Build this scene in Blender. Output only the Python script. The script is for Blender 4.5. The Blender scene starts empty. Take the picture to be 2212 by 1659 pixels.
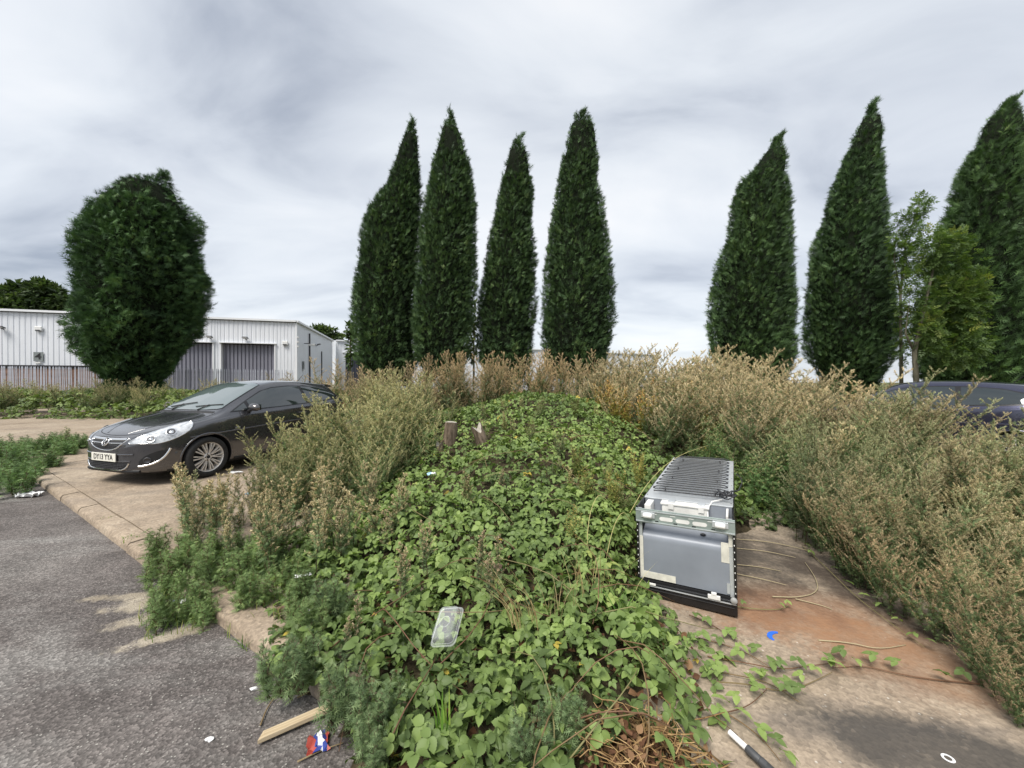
import bpy, bmesh, math, random
import numpy as np
from mathutils import Vector, Matrix
from mathutils.bvhtree import BVHTree
from mathutils.geometry import delaunay_2d_cdt

scene = bpy.context.scene
COL = scene.collection
rad = math.radians

# ------------------------------------------------------------------ camera
cam_d = bpy.data.cameras.new("camera")
cam_d.sensor_width = 36.0
cam_d.lens = 13.52
cam_d.clip_start = 0.05
cam_d.clip_end = 3000
cam = bpy.data.objects.new("camera", cam_d)
COL.objects.link(cam)
cam.location = (0, 0, 1.45)
cam.rotation_euler = (rad(90 - 0.31), 0, 0)
scene.camera = cam

# ------------------------------------------------------------------ sky (overcast, broken cloud)
SUN_EL, SUN_AZ = 56.0, -148.0          # degrees; azimuth clockwise from +Y
world = bpy.data.worlds.new("World")
scene.world = world
world.use_nodes = True
wn, wl = world.node_tree.nodes, world.node_tree.links
wn.clear()
def W(t, **kw):
    n = wn.new(t)
    for k, v in kw.items():
        setattr(n, k, v)
    return n
w_out = W('ShaderNodeOutputWorld')
w_bg = W('ShaderNodeBackground')
w_tc = W('ShaderNodeTexCoord')
w_sky = W('ShaderNodeTexSky', sky_type='NISHITA', sun_disc=False)
w_sky.sun_elevation = rad(SUN_EL)
w_sky.sun_rotation = rad(SUN_AZ)
w_sep = W('ShaderNodeSeparateXYZ')
wl.new(w_tc.outputs['Generated'], w_sep.inputs[0])
w_zc = W('ShaderNodeMath', operation='MAXIMUM'); w_zc.inputs[1].default_value = 0.0
wl.new(w_sep.outputs['Z'], w_zc.inputs[0])
w_za = W('ShaderNodeMath', operation='ADD'); w_za.inputs[1].default_value = 0.30
wl.new(w_zc.outputs[0], w_za.inputs[0])
w_dx = W('ShaderNodeMath', operation='DIVIDE'); w_dy = W('ShaderNodeMath', operation='DIVIDE')
wl.new(w_sep.outputs['X'], w_dx.inputs[0]); wl.new(w_za.outputs[0], w_dx.inputs[1])
wl.new(w_sep.outputs['Y'], w_dy.inputs[0]); wl.new(w_za.outputs[0], w_dy.inputs[1])
w_cmb = W('ShaderNodeCombineXYZ')
wl.new(w_dx.outputs[0], w_cmb.inputs[0]); wl.new(w_dy.outputs[0], w_cmb.inputs[1])
def wnoise(scale, detail, rough, off, dist=0.0):
    m = W('ShaderNodeMapping'); m.inputs['Location'].default_value = off
    m.inputs['Scale'].default_value = (0.55, 1.0, 1.0)
    m.inputs['Rotation'].default_value = (0, 0, rad(14))
    wl.new(w_cmb.outputs[0], m.inputs[0])
    n = W('ShaderNodeTexNoise')
    n.inputs['Scale'].default_value = scale; n.inputs['Detail'].default_value = detail
    n.inputs['Roughness'].default_value = rough; n.inputs['Distortion'].default_value = dist
    wl.new(m.outputs[0], n.inputs['Vector'])
    return n.outputs['Fac']
w_n1 = wnoise(0.9, 4.0, 0.48, (5.5, 1.7, 0.0), 0.25)
w_n2 = wnoise(2.6, 7.0, 0.5, (7.3, 2.2, 4.0), 0.5)
w_mx = W('ShaderNodeMix', data_type='FLOAT'); w_mx.inputs[0].default_value = 0.48
wl.new(w_n1, w_mx.inputs[2]); wl.new(w_n2, w_mx.inputs[3])
w_rp = W('ShaderNodeValToRGB')
el = w_rp.color_ramp.elements
el[0].position = 0.345; el[0].color = (0.126, 0.140, 0.166, 1)
el[1].position = 0.655; el[1].color = (0.330, 0.331, 0.333, 1)
e = el.new(0.43); e.color = (0.216, 0.230, 0.252, 1)
e = el.new(0.50); e.color = (0.264, 0.277, 0.294, 1)
e = el.new(0.565); e.color = (0.294, 0.303, 0.315, 1)
wl.new(w_mx.outputs[0], w_rp.inputs[0])
w_sk = W('ShaderNodeMixRGB', blend_type='MULTIPLY'); w_sk.inputs[0].default_value = 1.0
w_sk.inputs[2].default_value = (0.09, 0.09, 0.09, 1)
wl.new(w_sky.outputs[0], w_sk.inputs[1])
w_fin = W('ShaderNodeMixRGB'); w_fin.inputs[0].default_value = 0.93   # thin blue between the clouds
wl.new(w_sk.outputs[0], w_fin.inputs[1]); wl.new(w_rp.outputs[0], w_fin.inputs[2])
wl.new(w_fin.outputs[0], w_bg.inputs['Color'])
w_bg.inputs['Strength'].default_value = 1.0
wl.new(w_bg.outputs[0], w_out.inputs[0])

# ------------------------------------------------------------------ sun (soft, behind cloud)
sun_d = bpy.data.lights.new("sun", 'SUN')
sun_d.energy = 1.5
sun_d.angle = rad(28)
sun_d.color = (1.0, 0.955, 0.88)
sun = bpy.data.objects.new("sun", sun_d)
COL.objects.link(sun)
_s = Vector((math.sin(rad(SUN_AZ)) * math.cos(rad(SUN_EL)), math.cos(rad(SUN_AZ)) * math.cos(rad(SUN_EL)), math.sin(rad(SUN_EL))))
sun.rotation_euler = _s.to_track_quat('Z', 'Y').to_euler()
sun.location = (0, 0, 30)

scene.view_settings.view_transform = 'Standard'
scene.view_settings.look = 'None'
scene.view_settings.gamma = 1
scene.view_settings.exposure = 1.62
scene.cycles.max_bounces = 6
scene.cycles.transparent_max_bounces = 8
scene.cycles.use_denoising = True

# ------------------------------------------------------------------ helpers
FPX = 830.6
def G(u, v, z=0.0):
    """ground point seen at (u, v) of the photograph (2212 px wide), at height z"""
    Y = (1.45 - z) * FPX / (v - 825.0)
    return Vector(((u - 1106.0) / FPX * Y, Y, z))
def PT(u, v, Y):
    return Vector(((u - 1106.0) / FPX * Y, Y, 1.45 - (v - 825.0) / FPX * Y))

def setp(o, label=None, cat=None, group=None, kind=None):
    if label: o['label'] = label
    if cat: o['category'] = cat
    if group: o['group'] = group
    if kind: o['kind'] = kind
    return o
def empty(name, loc=(0, 0, 0), rz=0.0):
    o = bpy.data.objects.new(name, None)
    o.empty_display_size = 0.1
    COL.objects.link(o)
    o.location = loc
    o.rotation_euler = (0, 0, rz)
    return o
def link(name, me, parent=None, mat=None):
    o = bpy.data.objects.new(name, me)
    COL.objects.link(o)
    if mat is not None and len(me.materials) == 0:
        me.materials.append(mat)
    if parent is not None:
        o.parent = parent
    return o
def mesh_py(name, V, F, mat=None, smooth=False):
    me = bpy.data.meshes.new(name)
    me.from_pydata([tuple(v) for v in V], [], [tuple(f) for f in F])
    if mat is not None: me.materials.append(mat)
    if smooth: me.polygons.foreach_set('use_smooth', [True] * len(me.polygons))
    me.update()
    return me
def mesh_tri(name, V, T, mat=None, rnd=None, smooth=False, matidx=None, mats=None):
    V = np.asarray(V, dtype=np.float32); T = np.asarray(T, dtype=np.int32)
    me = bpy.data.meshes.new(name)
    me.vertices.add(len(V)); me.vertices.foreach_set('co', V.ravel())
    n = len(T)
    me.loops.add(n * 3); me.loops.foreach_set('vertex_index', T.ravel())
    me.polygons.add(n); me.polygons.foreach_set('loop_start', np.arange(0, n * 3, 3, dtype=np.int32))
    if mats:
        for m in mats: me.materials.append(m)
        if matidx is not None: me.polygons.foreach_set('material_index', np.asarray(matidx, dtype=np.int32))
    elif mat is not None: me.materials.append(mat)
    if rnd is not None:
        a = me.attributes.new('rnd', 'FLOAT', 'FACE'); a.data.foreach_set('value', np.asarray(rnd, dtype=np.float32))
    me.polygons.foreach_set('use_smooth', np.full(n, smooth, dtype=bool))
    me.update(calc_edges=True)
    return me
def inst(bv, bt, M, L):
    """copies of a small triangle mesh: M (n,3,3), L (n,3) -> V, T"""
    n = len(M); k = len(bv)
    V = np.einsum('nij,kj->nki', M, bv) + L[:, None, :]
    T = bt[None, :, :] + (np.arange(n) * k)[:, None, None]
    return V.reshape(-1, 3), T.reshape(-1, 3)
def frames(y, nrm, scale):
    """matrices whose local +Y is y and whose local +Z is near nrm"""
    y = y / (np.linalg.norm(y, axis=1, keepdims=True) + 1e-9)
    x = np.cross(y, nrm); x /= (np.linalg.norm(x, axis=1, keepdims=True) + 1e-9)
    z = np.cross(x, y)
    return np.stack([x, y, z], axis=2) * np.asarray(scale).reshape(-1, 1, 1)
class MB:
    """collects boxes, tubes and polygons into one mesh"""
    def __init__(s): s.V = []; s.F = []
    def add(s, V, F):
        k = len(s.V); s.V += [tuple(v) for v in V]; s.F += [tuple(i + k for i in f) for f in F]; return s
    def box(s, c, d, R=None):
        hx, hy, hz = d[0] / 2, d[1] / 2, d[2] / 2
        V = [Vector((sx * hx, sy * hy, sz * hz)) for sx in (-1, 1) for sy in (-1, 1) for sz in (-1, 1)]
        if R is not None: V = [R @ v for v in V]
        V = [v + Vector(c) for v in V]
        return s.add(V, [(0, 1, 3, 2), (4, 6, 7, 5), (0, 4, 5, 1), (2, 3, 7, 6), (0, 2, 6, 4), (1, 5, 7, 3)])
    def bbox(s, lo, hi):
        return s.box([(a + b) / 2 for a, b in zip(lo, hi)], [b - a for a, b in zip(lo, hi)])
    def tube(s, pts, r, n=6, cap=True):
        pts = [Vector(p) for p in pts]; m = len(pts)
        rs = r if isinstance(r, (list, tuple)) else [r] * m
        V = []; up = Vector((0.03, 0.05, 1)).normalized()
        for i, p in enumerate(pts):
            t = (pts[min(i + 1, m - 1)] - pts[max(i - 1, 0)])
            t = t.normalized() if t.length > 1e-9 else Vector((0, 0, 1))
            a = t.cross(up)
            if a.length < 0.05: a = t.cross(Vector((1, 0, 0)))
            a.normalize(); b = a.cross(t).normalized()
            for j in range(n):
                q = 2 * math.pi * j / n
                V.append(p + (a * math.cos(q) + b * math.sin(q)) * rs[i])
        F = [(i * n + j, i * n + (j + 1) % n, (i + 1) * n + (j + 1) % n, (i + 1) * n + j) for i in range(m - 1) for j in range(n)]
        if cap: F += [tuple(range(n - 1, -1, -1)), tuple((m - 1) * n + j for j in range(n))]
        return s.add(V, F)
    def lathe(s, prof, n=32, axis='z', c=(0, 0, 0), closed=False):
        V = []
        for (r, h) in prof:
            for j in range(n):
                q = 2 * math.pi * j / n
                a, b = r * math.cos(q), r * math.sin(q)
                p = (a, b, h) if axis == 'z' else ((a, h, b) if axis == 'y' else (h, a, b))
                V.append(Vector(p) + Vector(c))
        m = len(prof)
        F = [(i * n + j, i * n + (j + 1) % n, (i + 1) * n + (j + 1) % n, (i + 1) * n + j) for i in range(m - 1) for j in range(n)]
        if closed: F += [((m - 1) * n + j, (m - 1) * n + (j + 1) % n, (j + 1) % n, j) for j in range(n)]
        return s.add(V, F)
    def build(s, name, mat, parent=None, smooth=False, sharp=None):
        me = mesh_py(name, s.V, s.F, mat, smooth)
        if sharp is not None: me.set_sharp_from_angle(angle=rad(sharp))
        return link(name, me, parent)
def rounded(me_obj, w=0.01, seg=2):
    m = me_obj.modifiers.new('bevel', 'BEVEL'); m.width = w; m.segments = seg; m.limit_method = 'ANGLE'; m.angle_limit = rad(40)
    return me_obj
def text_mesh(txt, size, depth=0.002):
    cu = bpy.data.curves.new('t', 'FONT'); cu.body = txt; cu.size = size; cu.align_x = 'CENTER'; cu.align_y = 'CENTER'; cu.extrude = depth
    cu.offset = size * 0.012
    cu.resolution_u = 4
    o = bpy.data.objects.new('t', cu); COL.objects.link(o)
    dg = bpy.context.evaluated_depsgraph_get()
    me = bpy.data.meshes.new_from_object(o.evaluated_get(dg))
    bpy.data.objects.remove(o)
    return me

# value noise for shaping (numpy)
_rs = np.random.RandomState(5)
_NT = _rs.rand(64, 64, 64).astype(np.float32)
def vnoise(p):
    p = np.asarray(p, dtype=np.float64); i = np.floor(p).astype(int); f = p - i; f = f * f * (3 - 2 * f)
    r = 0
    for dx in (0, 1):
        for dy in (0, 1):
            for dz in (0, 1):
                w = (f[..., 0] if dx else 1 - f[..., 0]) * (f[..., 1] if dy else 1 - f[..., 1]) * (f[..., 2] if dz else 1 - f[..., 2])
                r = r + w * _NT[(i[..., 0] + dx) % 64, (i[..., 1] + dy) % 64, (i[..., 2] + dz) % 64]
    return r
def fnoise(p, oct=3):
    p = np.asarray(p, dtype=np.float64); s = 0; a = 1; t = 0
    for k in range(oct):
        s = s + a * vnoise(p * 2 ** k + 17.3 * k); t += a; a *= 0.5
    return s / t

# ------------------------------------------------------------------ materials
class NT:
    def __init__(s, name):
        s.m = bpy.data.materials.new(name); s.m.use_nodes = True
        s.n = s.m.node_tree.nodes; s.l = s.m.node_tree.links
        s.p = s.n['Principled BSDF']; s.out = s.n['Material Output']
    def node(s, t, **kw):
        n = s.n.new(t)
        for k, v in kw.items(): setattr(n, k, v)
        return n
    def coord(s, kind='Object', scale=1.0):
        c = s.node('ShaderNodeTexCoord'); m = s.node('ShaderNodeMapping')
        m.inputs['Scale'].default_value = (scale,) * 3 if not isinstance(scale, tuple) else scale
        s.l.new(c.outputs[kind], m.inputs[0]); return m.outputs[0]
    def noise(s, vec, scale, detail=4, rough=0.55, dist=0.0):
        n = s.node('ShaderNodeTexNoise'); n.inputs['Scale'].default_value = scale; n.inputs['Detail'].default_value = detail
        n.inputs['Roughness'].default_value = rough; n.inputs['Distortion'].default_value = dist
        s.l.new(vec, n.inputs['Vector']); return n.outputs['Fac']
    def vor(s, vec, scale, feature='F1', out='Distance'):
        n = s.node('ShaderNodeTexVoronoi', feature=feature); n.inputs['Scale'].default_value = scale
        s.l.new(vec, n.inputs['Vector']); return n.outputs[out]
    def ramp(s, fac, stops):
        r = s.node('ShaderNodeValToRGB'); e = r.color_ramp.elements
        while len(e) > 1: e.remove(e[-1])
        for i, (p, c) in enumerate(stops):
            x = e[0] if i == 0 else e.new(p)
            x.position = p; x.color = (c[0], c[1], c[2], 1) if isinstance(c, tuple) else (c, c, c, 1)
        s.l.new(fac, r.inputs[0]); return r.outputs[0]
    def mix(s, a, b, fac, mode='MIX'):
        m = s.node('ShaderNodeMixRGB', blend_type=mode)
        for k, x in ((1, a), (2, b)):
            if isinstance(x, tuple): m.inputs[k].default_value = (x[0], x[1], x[2], 1)
            else: s.l.new(x, m.inputs[k])
        if isinstance(fac, (int, float)): m.inputs[0].default_value = fac
        else: s.l.new(fac, m.inputs[0])
        return m.outputs[0]
    def math(s, op, a, b=None):
        m = s.node('ShaderNodeMath', operation=op)
        for k, x in ((0, a), (1, b)):
            if x is None: continue
            if isinstance(x, (int, float)): m.inputs[k].default_value = x
            else: s.l.new(x, m.inputs[k])
        return m.outputs[0]
    def bump(s, h, strength=0.3, dist=0.01):
        b = s.node('ShaderNodeBump'); b.inputs['Strength'].default_value = strength; b.inputs['Distance'].default_value = dist
        s.l.new(h, b.inputs['Height']); s.l.new(b.outputs[0], s.p.inputs['Normal']); return b
    def base(s, c):
        if isinstance(c, tuple): s.p.inputs['Base Color'].default_value = (c[0], c[1], c[2], 1)
        else: s.l.new(c, s.p.inputs['Base Color'])
    def set(s, rough=None, metal=None, spec=None, coat=None):
        if rough is not None:
            if isinstance(rough, (int, float)): s.p.inputs['Roughness'].default_value = rough
            else: s.l.new(rough, s.p.inputs['Roughness'])
        if metal is not None: s.p.inputs['Metallic'].default_value = metal
        if spec is not None: s.p.inputs['Specular IOR Level'].default_value = spec
        if coat is not None: s.p.inputs['Coat Weight'].default_value = coat
        return s
def plain(name, col, rough=0.5, metal=0.0, var=0.12, scale=12.0, spec=None, bump=0.0, coat=None):
    t = NT(name); v = t.coord('Object')
    n = t.noise(v, scale, 5)
    lo = tuple(c * (1 - var) for c in col); hi = tuple(min(1, c * (1 + var)) for c in col)
    t.base(t.ramp(n, [(0.3, lo), (0.7, hi)])); t.set(rough, metal, spec, coat)
    if bump: t.bump(n, bump, 0.005)
    return t.m
def foliage(name, stops, rough=0.55, trans=0.3, objcol=True, spec=0.35, tcol=(1.0, 1.15, 0.55)):
    t = NT(name)
    a = t.node('ShaderNodeAttribute', attribute_name='rnd')
    c = t.ramp(a.outputs['Fac'], stops)
    if objcol:
        oi = t.node('ShaderNodeObjectInfo')
        c = t.mix(c, oi.outputs['Color'], 1.0, 'MULTIPLY')
    t.base(c); t.set(rough, 0, spec)
    if trans > 0:
        tr = t.node('ShaderNodeBsdfTranslucent'); t.l.new(t.mix(c, tcol, 1.0, 'MULTIPLY'), tr.inputs['Color'])
        ms = t.node('ShaderNodeMixShader'); ms.inputs[0].default_value = trans
        t.l.new(t.p.outputs[0], ms.inputs[1]); t.l.new(tr.outputs[0], ms.inputs[2]); t.l.new(ms.outputs[0], t.out.inputs[0])
    return t.m

def m_asphalt():
    t = NT('asphalt'); v = t.coord('Object')
    big = t.noise(v, 0.55, 5, 0.6); mid = t.noise(v, 3.0, 5, 0.6)
    c = t.ramp(big, [(0.30, (0.084, 0.073, 0.067)), (0.50, (0.118, 0.104, 0.097)), (0.68, (0.165, 0.150, 0.139))])
    c = t.mix(c, t.ramp(mid, [(0.3, 0.72), (0.7, 1.18)]), 1.0, 'MULTIPLY')
    # pale dried patches, streaked along the carriageway
    vs = t.coord('Object', (0.7, 1.9, 1)); st = t.noise(vs, 0.9, 6, 0.62, 0.4)
    c = t.mix(c, (0.25, 0.24, 0.225), t.math('MULTIPLY', t.ramp(st, [(0.50, 0.0), (0.66, 1.0)]), 0.62))
    # chippings
    cell = t.vor(v, 95.0, out='Color'); sp = t.node('ShaderNodeSeparateColor'); t.l.new(cell, sp.inputs[0])
    d = t.vor(v, 95.0)
    c = t.mix(c, t.ramp(sp.outputs[0], [(0.0, 0.55), (0.6, 1.0), (1.0, 1.75)]), 0.85, 'MULTIPLY')
    wh = t.math('MULTIPLY', t.ramp(sp.outputs[1], [(0.93, 0.0), (0.95, 1.0)]), t.ramp(d, [(0.25, 1.0), (0.45, 0.0)]))
    c = t.mix(c, (0.36, 0.34, 0.31), wh)
    # worn spots where the tan base course shows
    pos = t.coord('Object')
    def spot(x, y, rx, ry, ang):
        m = t.node('ShaderNodeMapping', vector_type='TEXTURE'); m.inputs['Location'].default_value = (x, y, 0)
        m.inputs['Rotation'].default_value = (0, 0, rad(ang)); m.inputs['Scale'].default_value = (rx, ry, 1)
        t.l.new(pos, m.inputs[0])
        sx = t.node('ShaderNodeSeparateXYZ'); t.l.new(m.outputs[0], sx.inputs[0])
        r = t.math('ADD', t.math('MULTIPLY', sx.outputs[0], sx.outputs[0]), t.math('MULTIPLY', sx.outputs[1], sx.outputs[1]))
        r = t.math('ADD', r, t.math('MULTIPLY', t.math('SUBTRACT', t.noise(v, 7.0, 8, 0.75), 0.5), 5.5))
        return t.ramp(r, [(0.1, 0.7), (1.1, 0.0)])
    for (x, y, rx, ry, a) in ((-2.55, 2.62, .26, .10, 12), (-2.33, 2.47, .24, .08, 22), (-2.08, 2.30, .25, .07, 32), (-2.75, 2.72, .3, .06, 5)):
        c = t.mix(c, t.ramp(mid, [(0.35, (0.30, 0.25, 0.18)), (0.6, (0.48, 0.42, 0.33))]), spot(x, y, rx, ry, a))
    # damp grime along the kerb
    t.base(c); t.set(0.88, 0, 0.3)
    t.bump(t.math('ADD', d, t.math('MULTIPLY', mid, 1.5)), 0.55, 0.008)
    return t.m
def m_concrete(name='concrete', stain=True):
    t = NT(name); v = t.coord('Object')
    big = t.noise(v, 0.6, 5, 0.6, 0.3); mid = t.noise(v, 4.5, 6, 0.62); fine = t.noise(v, 55, 3, 0.6)
    c = t.ramp(big, [(0.28, (0.245, 0.192, 0.140)), (0.5, (0.340, 0.272, 0.203)), (0.72, (0.405, 0.340, 0.262))])
    c = t.mix(c, t.ramp(mid, [(0.25, 0.72), (0.55, 1.0), (0.8, 1.12)]), 1.0, 'MULTIPLY')
    c = t.mix(c, t.ramp(fine, [(0.3, 0.74), (0.7, 1.2)]), 0.8, 'MULTIPLY')
    cell = t.vor(v, 48.0, out='Color'); sp = t.node('ShaderNodeSeparateColor'); t.l.new(cell, sp.inputs[0])
    d = t.vor(v, 48.0)
    c = t.mix(c, t.ramp(sp.outputs[0], [(0.0, 0.66), (0.5, 1.0), (1.0, 1.25)]), 0.6, 'MULTIPLY')
    c = t.mix(c, (0.66, 0.62, 0.55), t.math('MULTIPLY', t.ramp(sp.outputs[1], [(0.92, 0.0), (0.95, 1.0)]), t.ramp(d, [(0.12, 0.7), (0.3, 0.0)])))
    vs = t.coord('Object', (0.35, 2.2, 1))
    tyre = t.noise(vs, 1.6, 5, 0.6)
    c = t.mix(c, (0.15, 0.13, 0.115), t.math('MULTIPLY', t.ramp(tyre, [(0.52, 0.0), (0.7, 1.0)]), 0.5))
    if stain:
        def blob(x, y, rx, ry, ang, n_amt=2.2, sc=4.5, lo=0.0, hi=1.6):
            m = t.node('ShaderNodeMapping', vector_type='TEXTURE'); m.inputs['Location'].default_value = (x, y, 0)
            m.inputs['Rotation'].default_value = (0, 0, rad(ang)); m.inputs['Scale'].default_value = (rx, ry, 1)
            t.l.new(t.coord('Object'), m.inputs[0])
            sx = t.node('ShaderNodeSeparateXYZ'); t.l.new(m.outputs[0], sx.inputs[0])
            r = t.math('ADD', t.math('MULTIPLY', sx.outputs[0], sx.outputs[0]), t.math('MULTIPLY', sx.outputs[1], sx.outputs[1]))
            r = t.math('ADD', r, t.math('MULTIPLY', t.math('SUBTRACT', t.noise(v, sc, 6, 0.65), 0.5), n_amt))
            r = t.math('ADD', r, t.math('MULTIPLY', t.math('SUBTRACT', sp.outputs[2], 0.5), 0.22))
            return t.ramp(r, [(lo, 1.0), (hi, 0.0)])
        rust = t.ramp(t.noise(v, 2.6, 5, 0.6), [(0.3, (0.17, 0.085, 0.05)), (0.6, (0.30, 0.16, 0.085))])
        c = t.mix(c, rust, t.math('MULTIPLY', blob(1.75, 2.42, .75, .42, -10), 0.8))
        c = t.mix(c, rust, t.math('MULTIPLY', blob(2.15, 1.95, .85, .36, -24), 0.62))
        c = t.mix(c, (0.05, 0.045, 0.04), t.math('MULTIPLY', blob(2.05, 3.2, .8, .8, 0), 0.78))
        c = t.mix(c, (0.052, 0.049, 0.046), t.math('MULTIPLY', blob(1.66, 1.47, .62, .24, -20, 1.4, lo=0.25, hi=1.5), 0.85))
        c = t.mix(c, (0.06, 0.045, 0.035), t.math('MULTIPLY', blob(2.45, 2.3, .25, 1.2, 12), 0.75))
    t.base(c); t.set(0.9, 0, 0.25)
    t.bump(t.math('ADD', t.math('ADD', d, fine), mid), 0.4, 0.006)
    return t.m
def m_soil():
    t = NT('soil'); v = t.coord('Object')
    n = t.noise(v, 3, 6, 0.65); f = t.noise(v, 40, 4, 0.6)
    c = t.ramp(n, [(0.3, (0.030, 0.024, 0.016)), (0.55, (0.062, 0.05, 0.03)), (0.75, (0.085, 0.075, 0.04))])
    c = t.mix(c, t.ramp(f, [(0.3, 0.5), (0.7, 1.5)]), 1.0, 'MULTIPLY')
    t.base(c); t.set(0.95, 0, 0.1); t.bump(f, 0.8, 0.02); return t.m
def m_rough_grass():
    t = NT('rough_ground'); v = t.coord('Object')
    n = t.noise(v, 0.25, 6, 0.65); f = t.noise(v, 9, 5, 0.65)
    c = t.ramp(n, [(0.3, (0.055, 0.06, 0.025)), (0.5, (0.085, 0.085, 0.04)), (0.7, (0.13, 0.11, 0.06))])
    c = t.mix(c, t.ramp(f, [(0.3, 0.6), (0.7, 1.4)]), 1.0, 'MULTIPLY')
    t.base(c); t.set(0.95, 0, 0.1); t.bump(f, 0.8, 0.05); return t.m
def m_cladding(name, col, streak=0.25):
    t = NT(name); v = t.coord('Object'); vs = t.coord('Object', (2.2, 2.2, 0.09))
    n = t.noise(v, 0.5, 4); s = t.noise(vs, 2.5, 5, 0.6)
    c = t.mix(tuple(col), t.ramp(n, [(0.3, 0.93), (0.7, 1.03)]), 1.0, 'MULTIPLY')
    c = t.mix(c, tuple(x * 0.72 for x in col), t.math('MULTIPLY', t.ramp(s, [(0.52, 0.0), (0.75, 1.0)]), streak * 2))
    t.base(c); t.set(0.5, 0, 0.35); return t.m
def m_paint(name, col):
    t = NT(name); v = t.coord('Object')
    fl = t.noise(v, 900, 2, 0.5); dust = t.noise(v, 2.2, 6, 0.65)
    c = t.mix(tuple(col), t.ramp(fl, [(0.35, 0.75), (0.65, 1.35)]), 0.6, 'MULTIPLY')
    sx = t.node('ShaderNodeSeparateXYZ'); t.l.new(t.coord('Object'), sx.inputs[0])
    low = t.ramp(sx.outputs[2], [(0.18, 1.0), (0.62, 0.0)])
    c = t.mix(c, (0.16, 0.14, 0.115), t.math('MULTIPLY', t.math('ADD', t.math('MULTIPLY', low, 0.28), 0.03), t.ramp(dust, [(0.35, 0.2), (0.7, 1.0)])))
    t.base(c); t.p.inputs['Metallic'].default_value = 0.55
    t.set(t.ramp(dust, [(0.3, 0.20), (0.7, 0.34)]))
    t.p.inputs['Coat Weight'].default_value = 1.0; t.p.inputs['Coat Roughness'].default_value = 0.04; t.p.inputs['Coat IOR'].default_value = 1.7
    return t.m
def m_wood(name, a, b, sc=(1, 14, 14)):
    t = NT(name); v = t.coord('Object', sc)
    n = t.noise(v, 5, 6, 0.6, 0.6)
    t.base(t.ramp(n, [(0.3, a), (0.7, b)])); t.set(0.8, 0, 0.2); t.bump(n, 0.3, 0.003); return t.m
def m_bark(name, a, b):
    t = NT(name); v = t.coord('Object', (1, 1, 0.22))
    n = t.noise(v, 22, 6, 0.65, 0.4)
    t.base(t.ramp(n, [(0.32, a), (0.68, b)])); t.set(0.9, 0, 0.15); t.bump(n, 0.9, 0.02); return t.m
# ================================================================== GROUND
M_ASPH = m_asphalt(); M_CONC = m_concrete(); M_SOIL = m_soil(); M_ROUGH = m_rough_grass()
M_KERB = m_concrete('kerb_concrete', False)
KD = Vector((0.844, -0.536, 0)); KN = Vector((0.536, 0.844, 0)); K0 = Vector((-6.6, 5.43, 0))
def ST(s, t, z=0.0): return K0 + KD * s + KN * t + Vector((0, 0, z))

g = MB().add([(-900, -900, -0.16), (900, -900, -0.16), (900, 900, -0.16), (-900, 900, -0.16)], [(0, 1, 2, 3)]).build('ground', M_ROUGH)
setp(g, kind='structure')
road = MB().add([ST(-60, -26, -0.075), ST(40, -26, -0.075), ST(40, 0.02, -0.075), ST(-60, 0.02, -0.075)], [(0, 1, 2, 3)]).build('road', M_ASPH)
setp(road, kind='structure')

# kerb: a row of separate kerb stones
kerb = empty('kerb', ST(0, 0)); setp(kerb, kind='structure')
def world_child(o, parent):
    o.parent = parent; o.matrix_parent_inverse = parent.matrix_basis.inverted(); return o
rk = random.Random(3)
s0 = -10.0; 
while s0 < 12:
    ln = 0.914
    a = 0.006; w = 0.175; z = rk.uniform(-0.006, 0.004); tl = rk.uniform(-0.006, 0.006)
    prof = [(0.0 + tl, -0.15), (0.004 + tl, -0.035 + z), (0.012 + tl, -0.014 + z), (0.032 + tl, z), (w, z + 0.002), (w, -0.15)]
    V = []; n = len(prof)
    ks = [a, 0.03, 0.25, 0.5, 0.75, ln - 0.03, ln - a]
    for i, k in enumerate(ks):
        for j, (t, zz) in enumerate(prof):
            ch = 0.006 if i in (0, len(ks) - 1) else rk.uniform(-0.003, 0.003)
            V.append(ST(s0 + k, t + (ch if j in (1, 2) else 0), zz - (ch if j in (2, 3) else 0)))
    m = len(ks)
    F = [(i * n + j, i * n + j + 1, (i + 1) * n + j + 1, (i + 1) * n + j) for i in range(m - 1) for j in range(n - 1)]
    F += [tuple(range(n))[::-1], tuple((m - 1) * n + j for j in range(n))]
    o = link('kerb_stone', mesh_py('kerb_stone', V, F, M_KERB, True)); o.data.set_sharp_from_angle(angle=rad(50))
    world_child(o, kerb)
    s0 += ln
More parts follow.
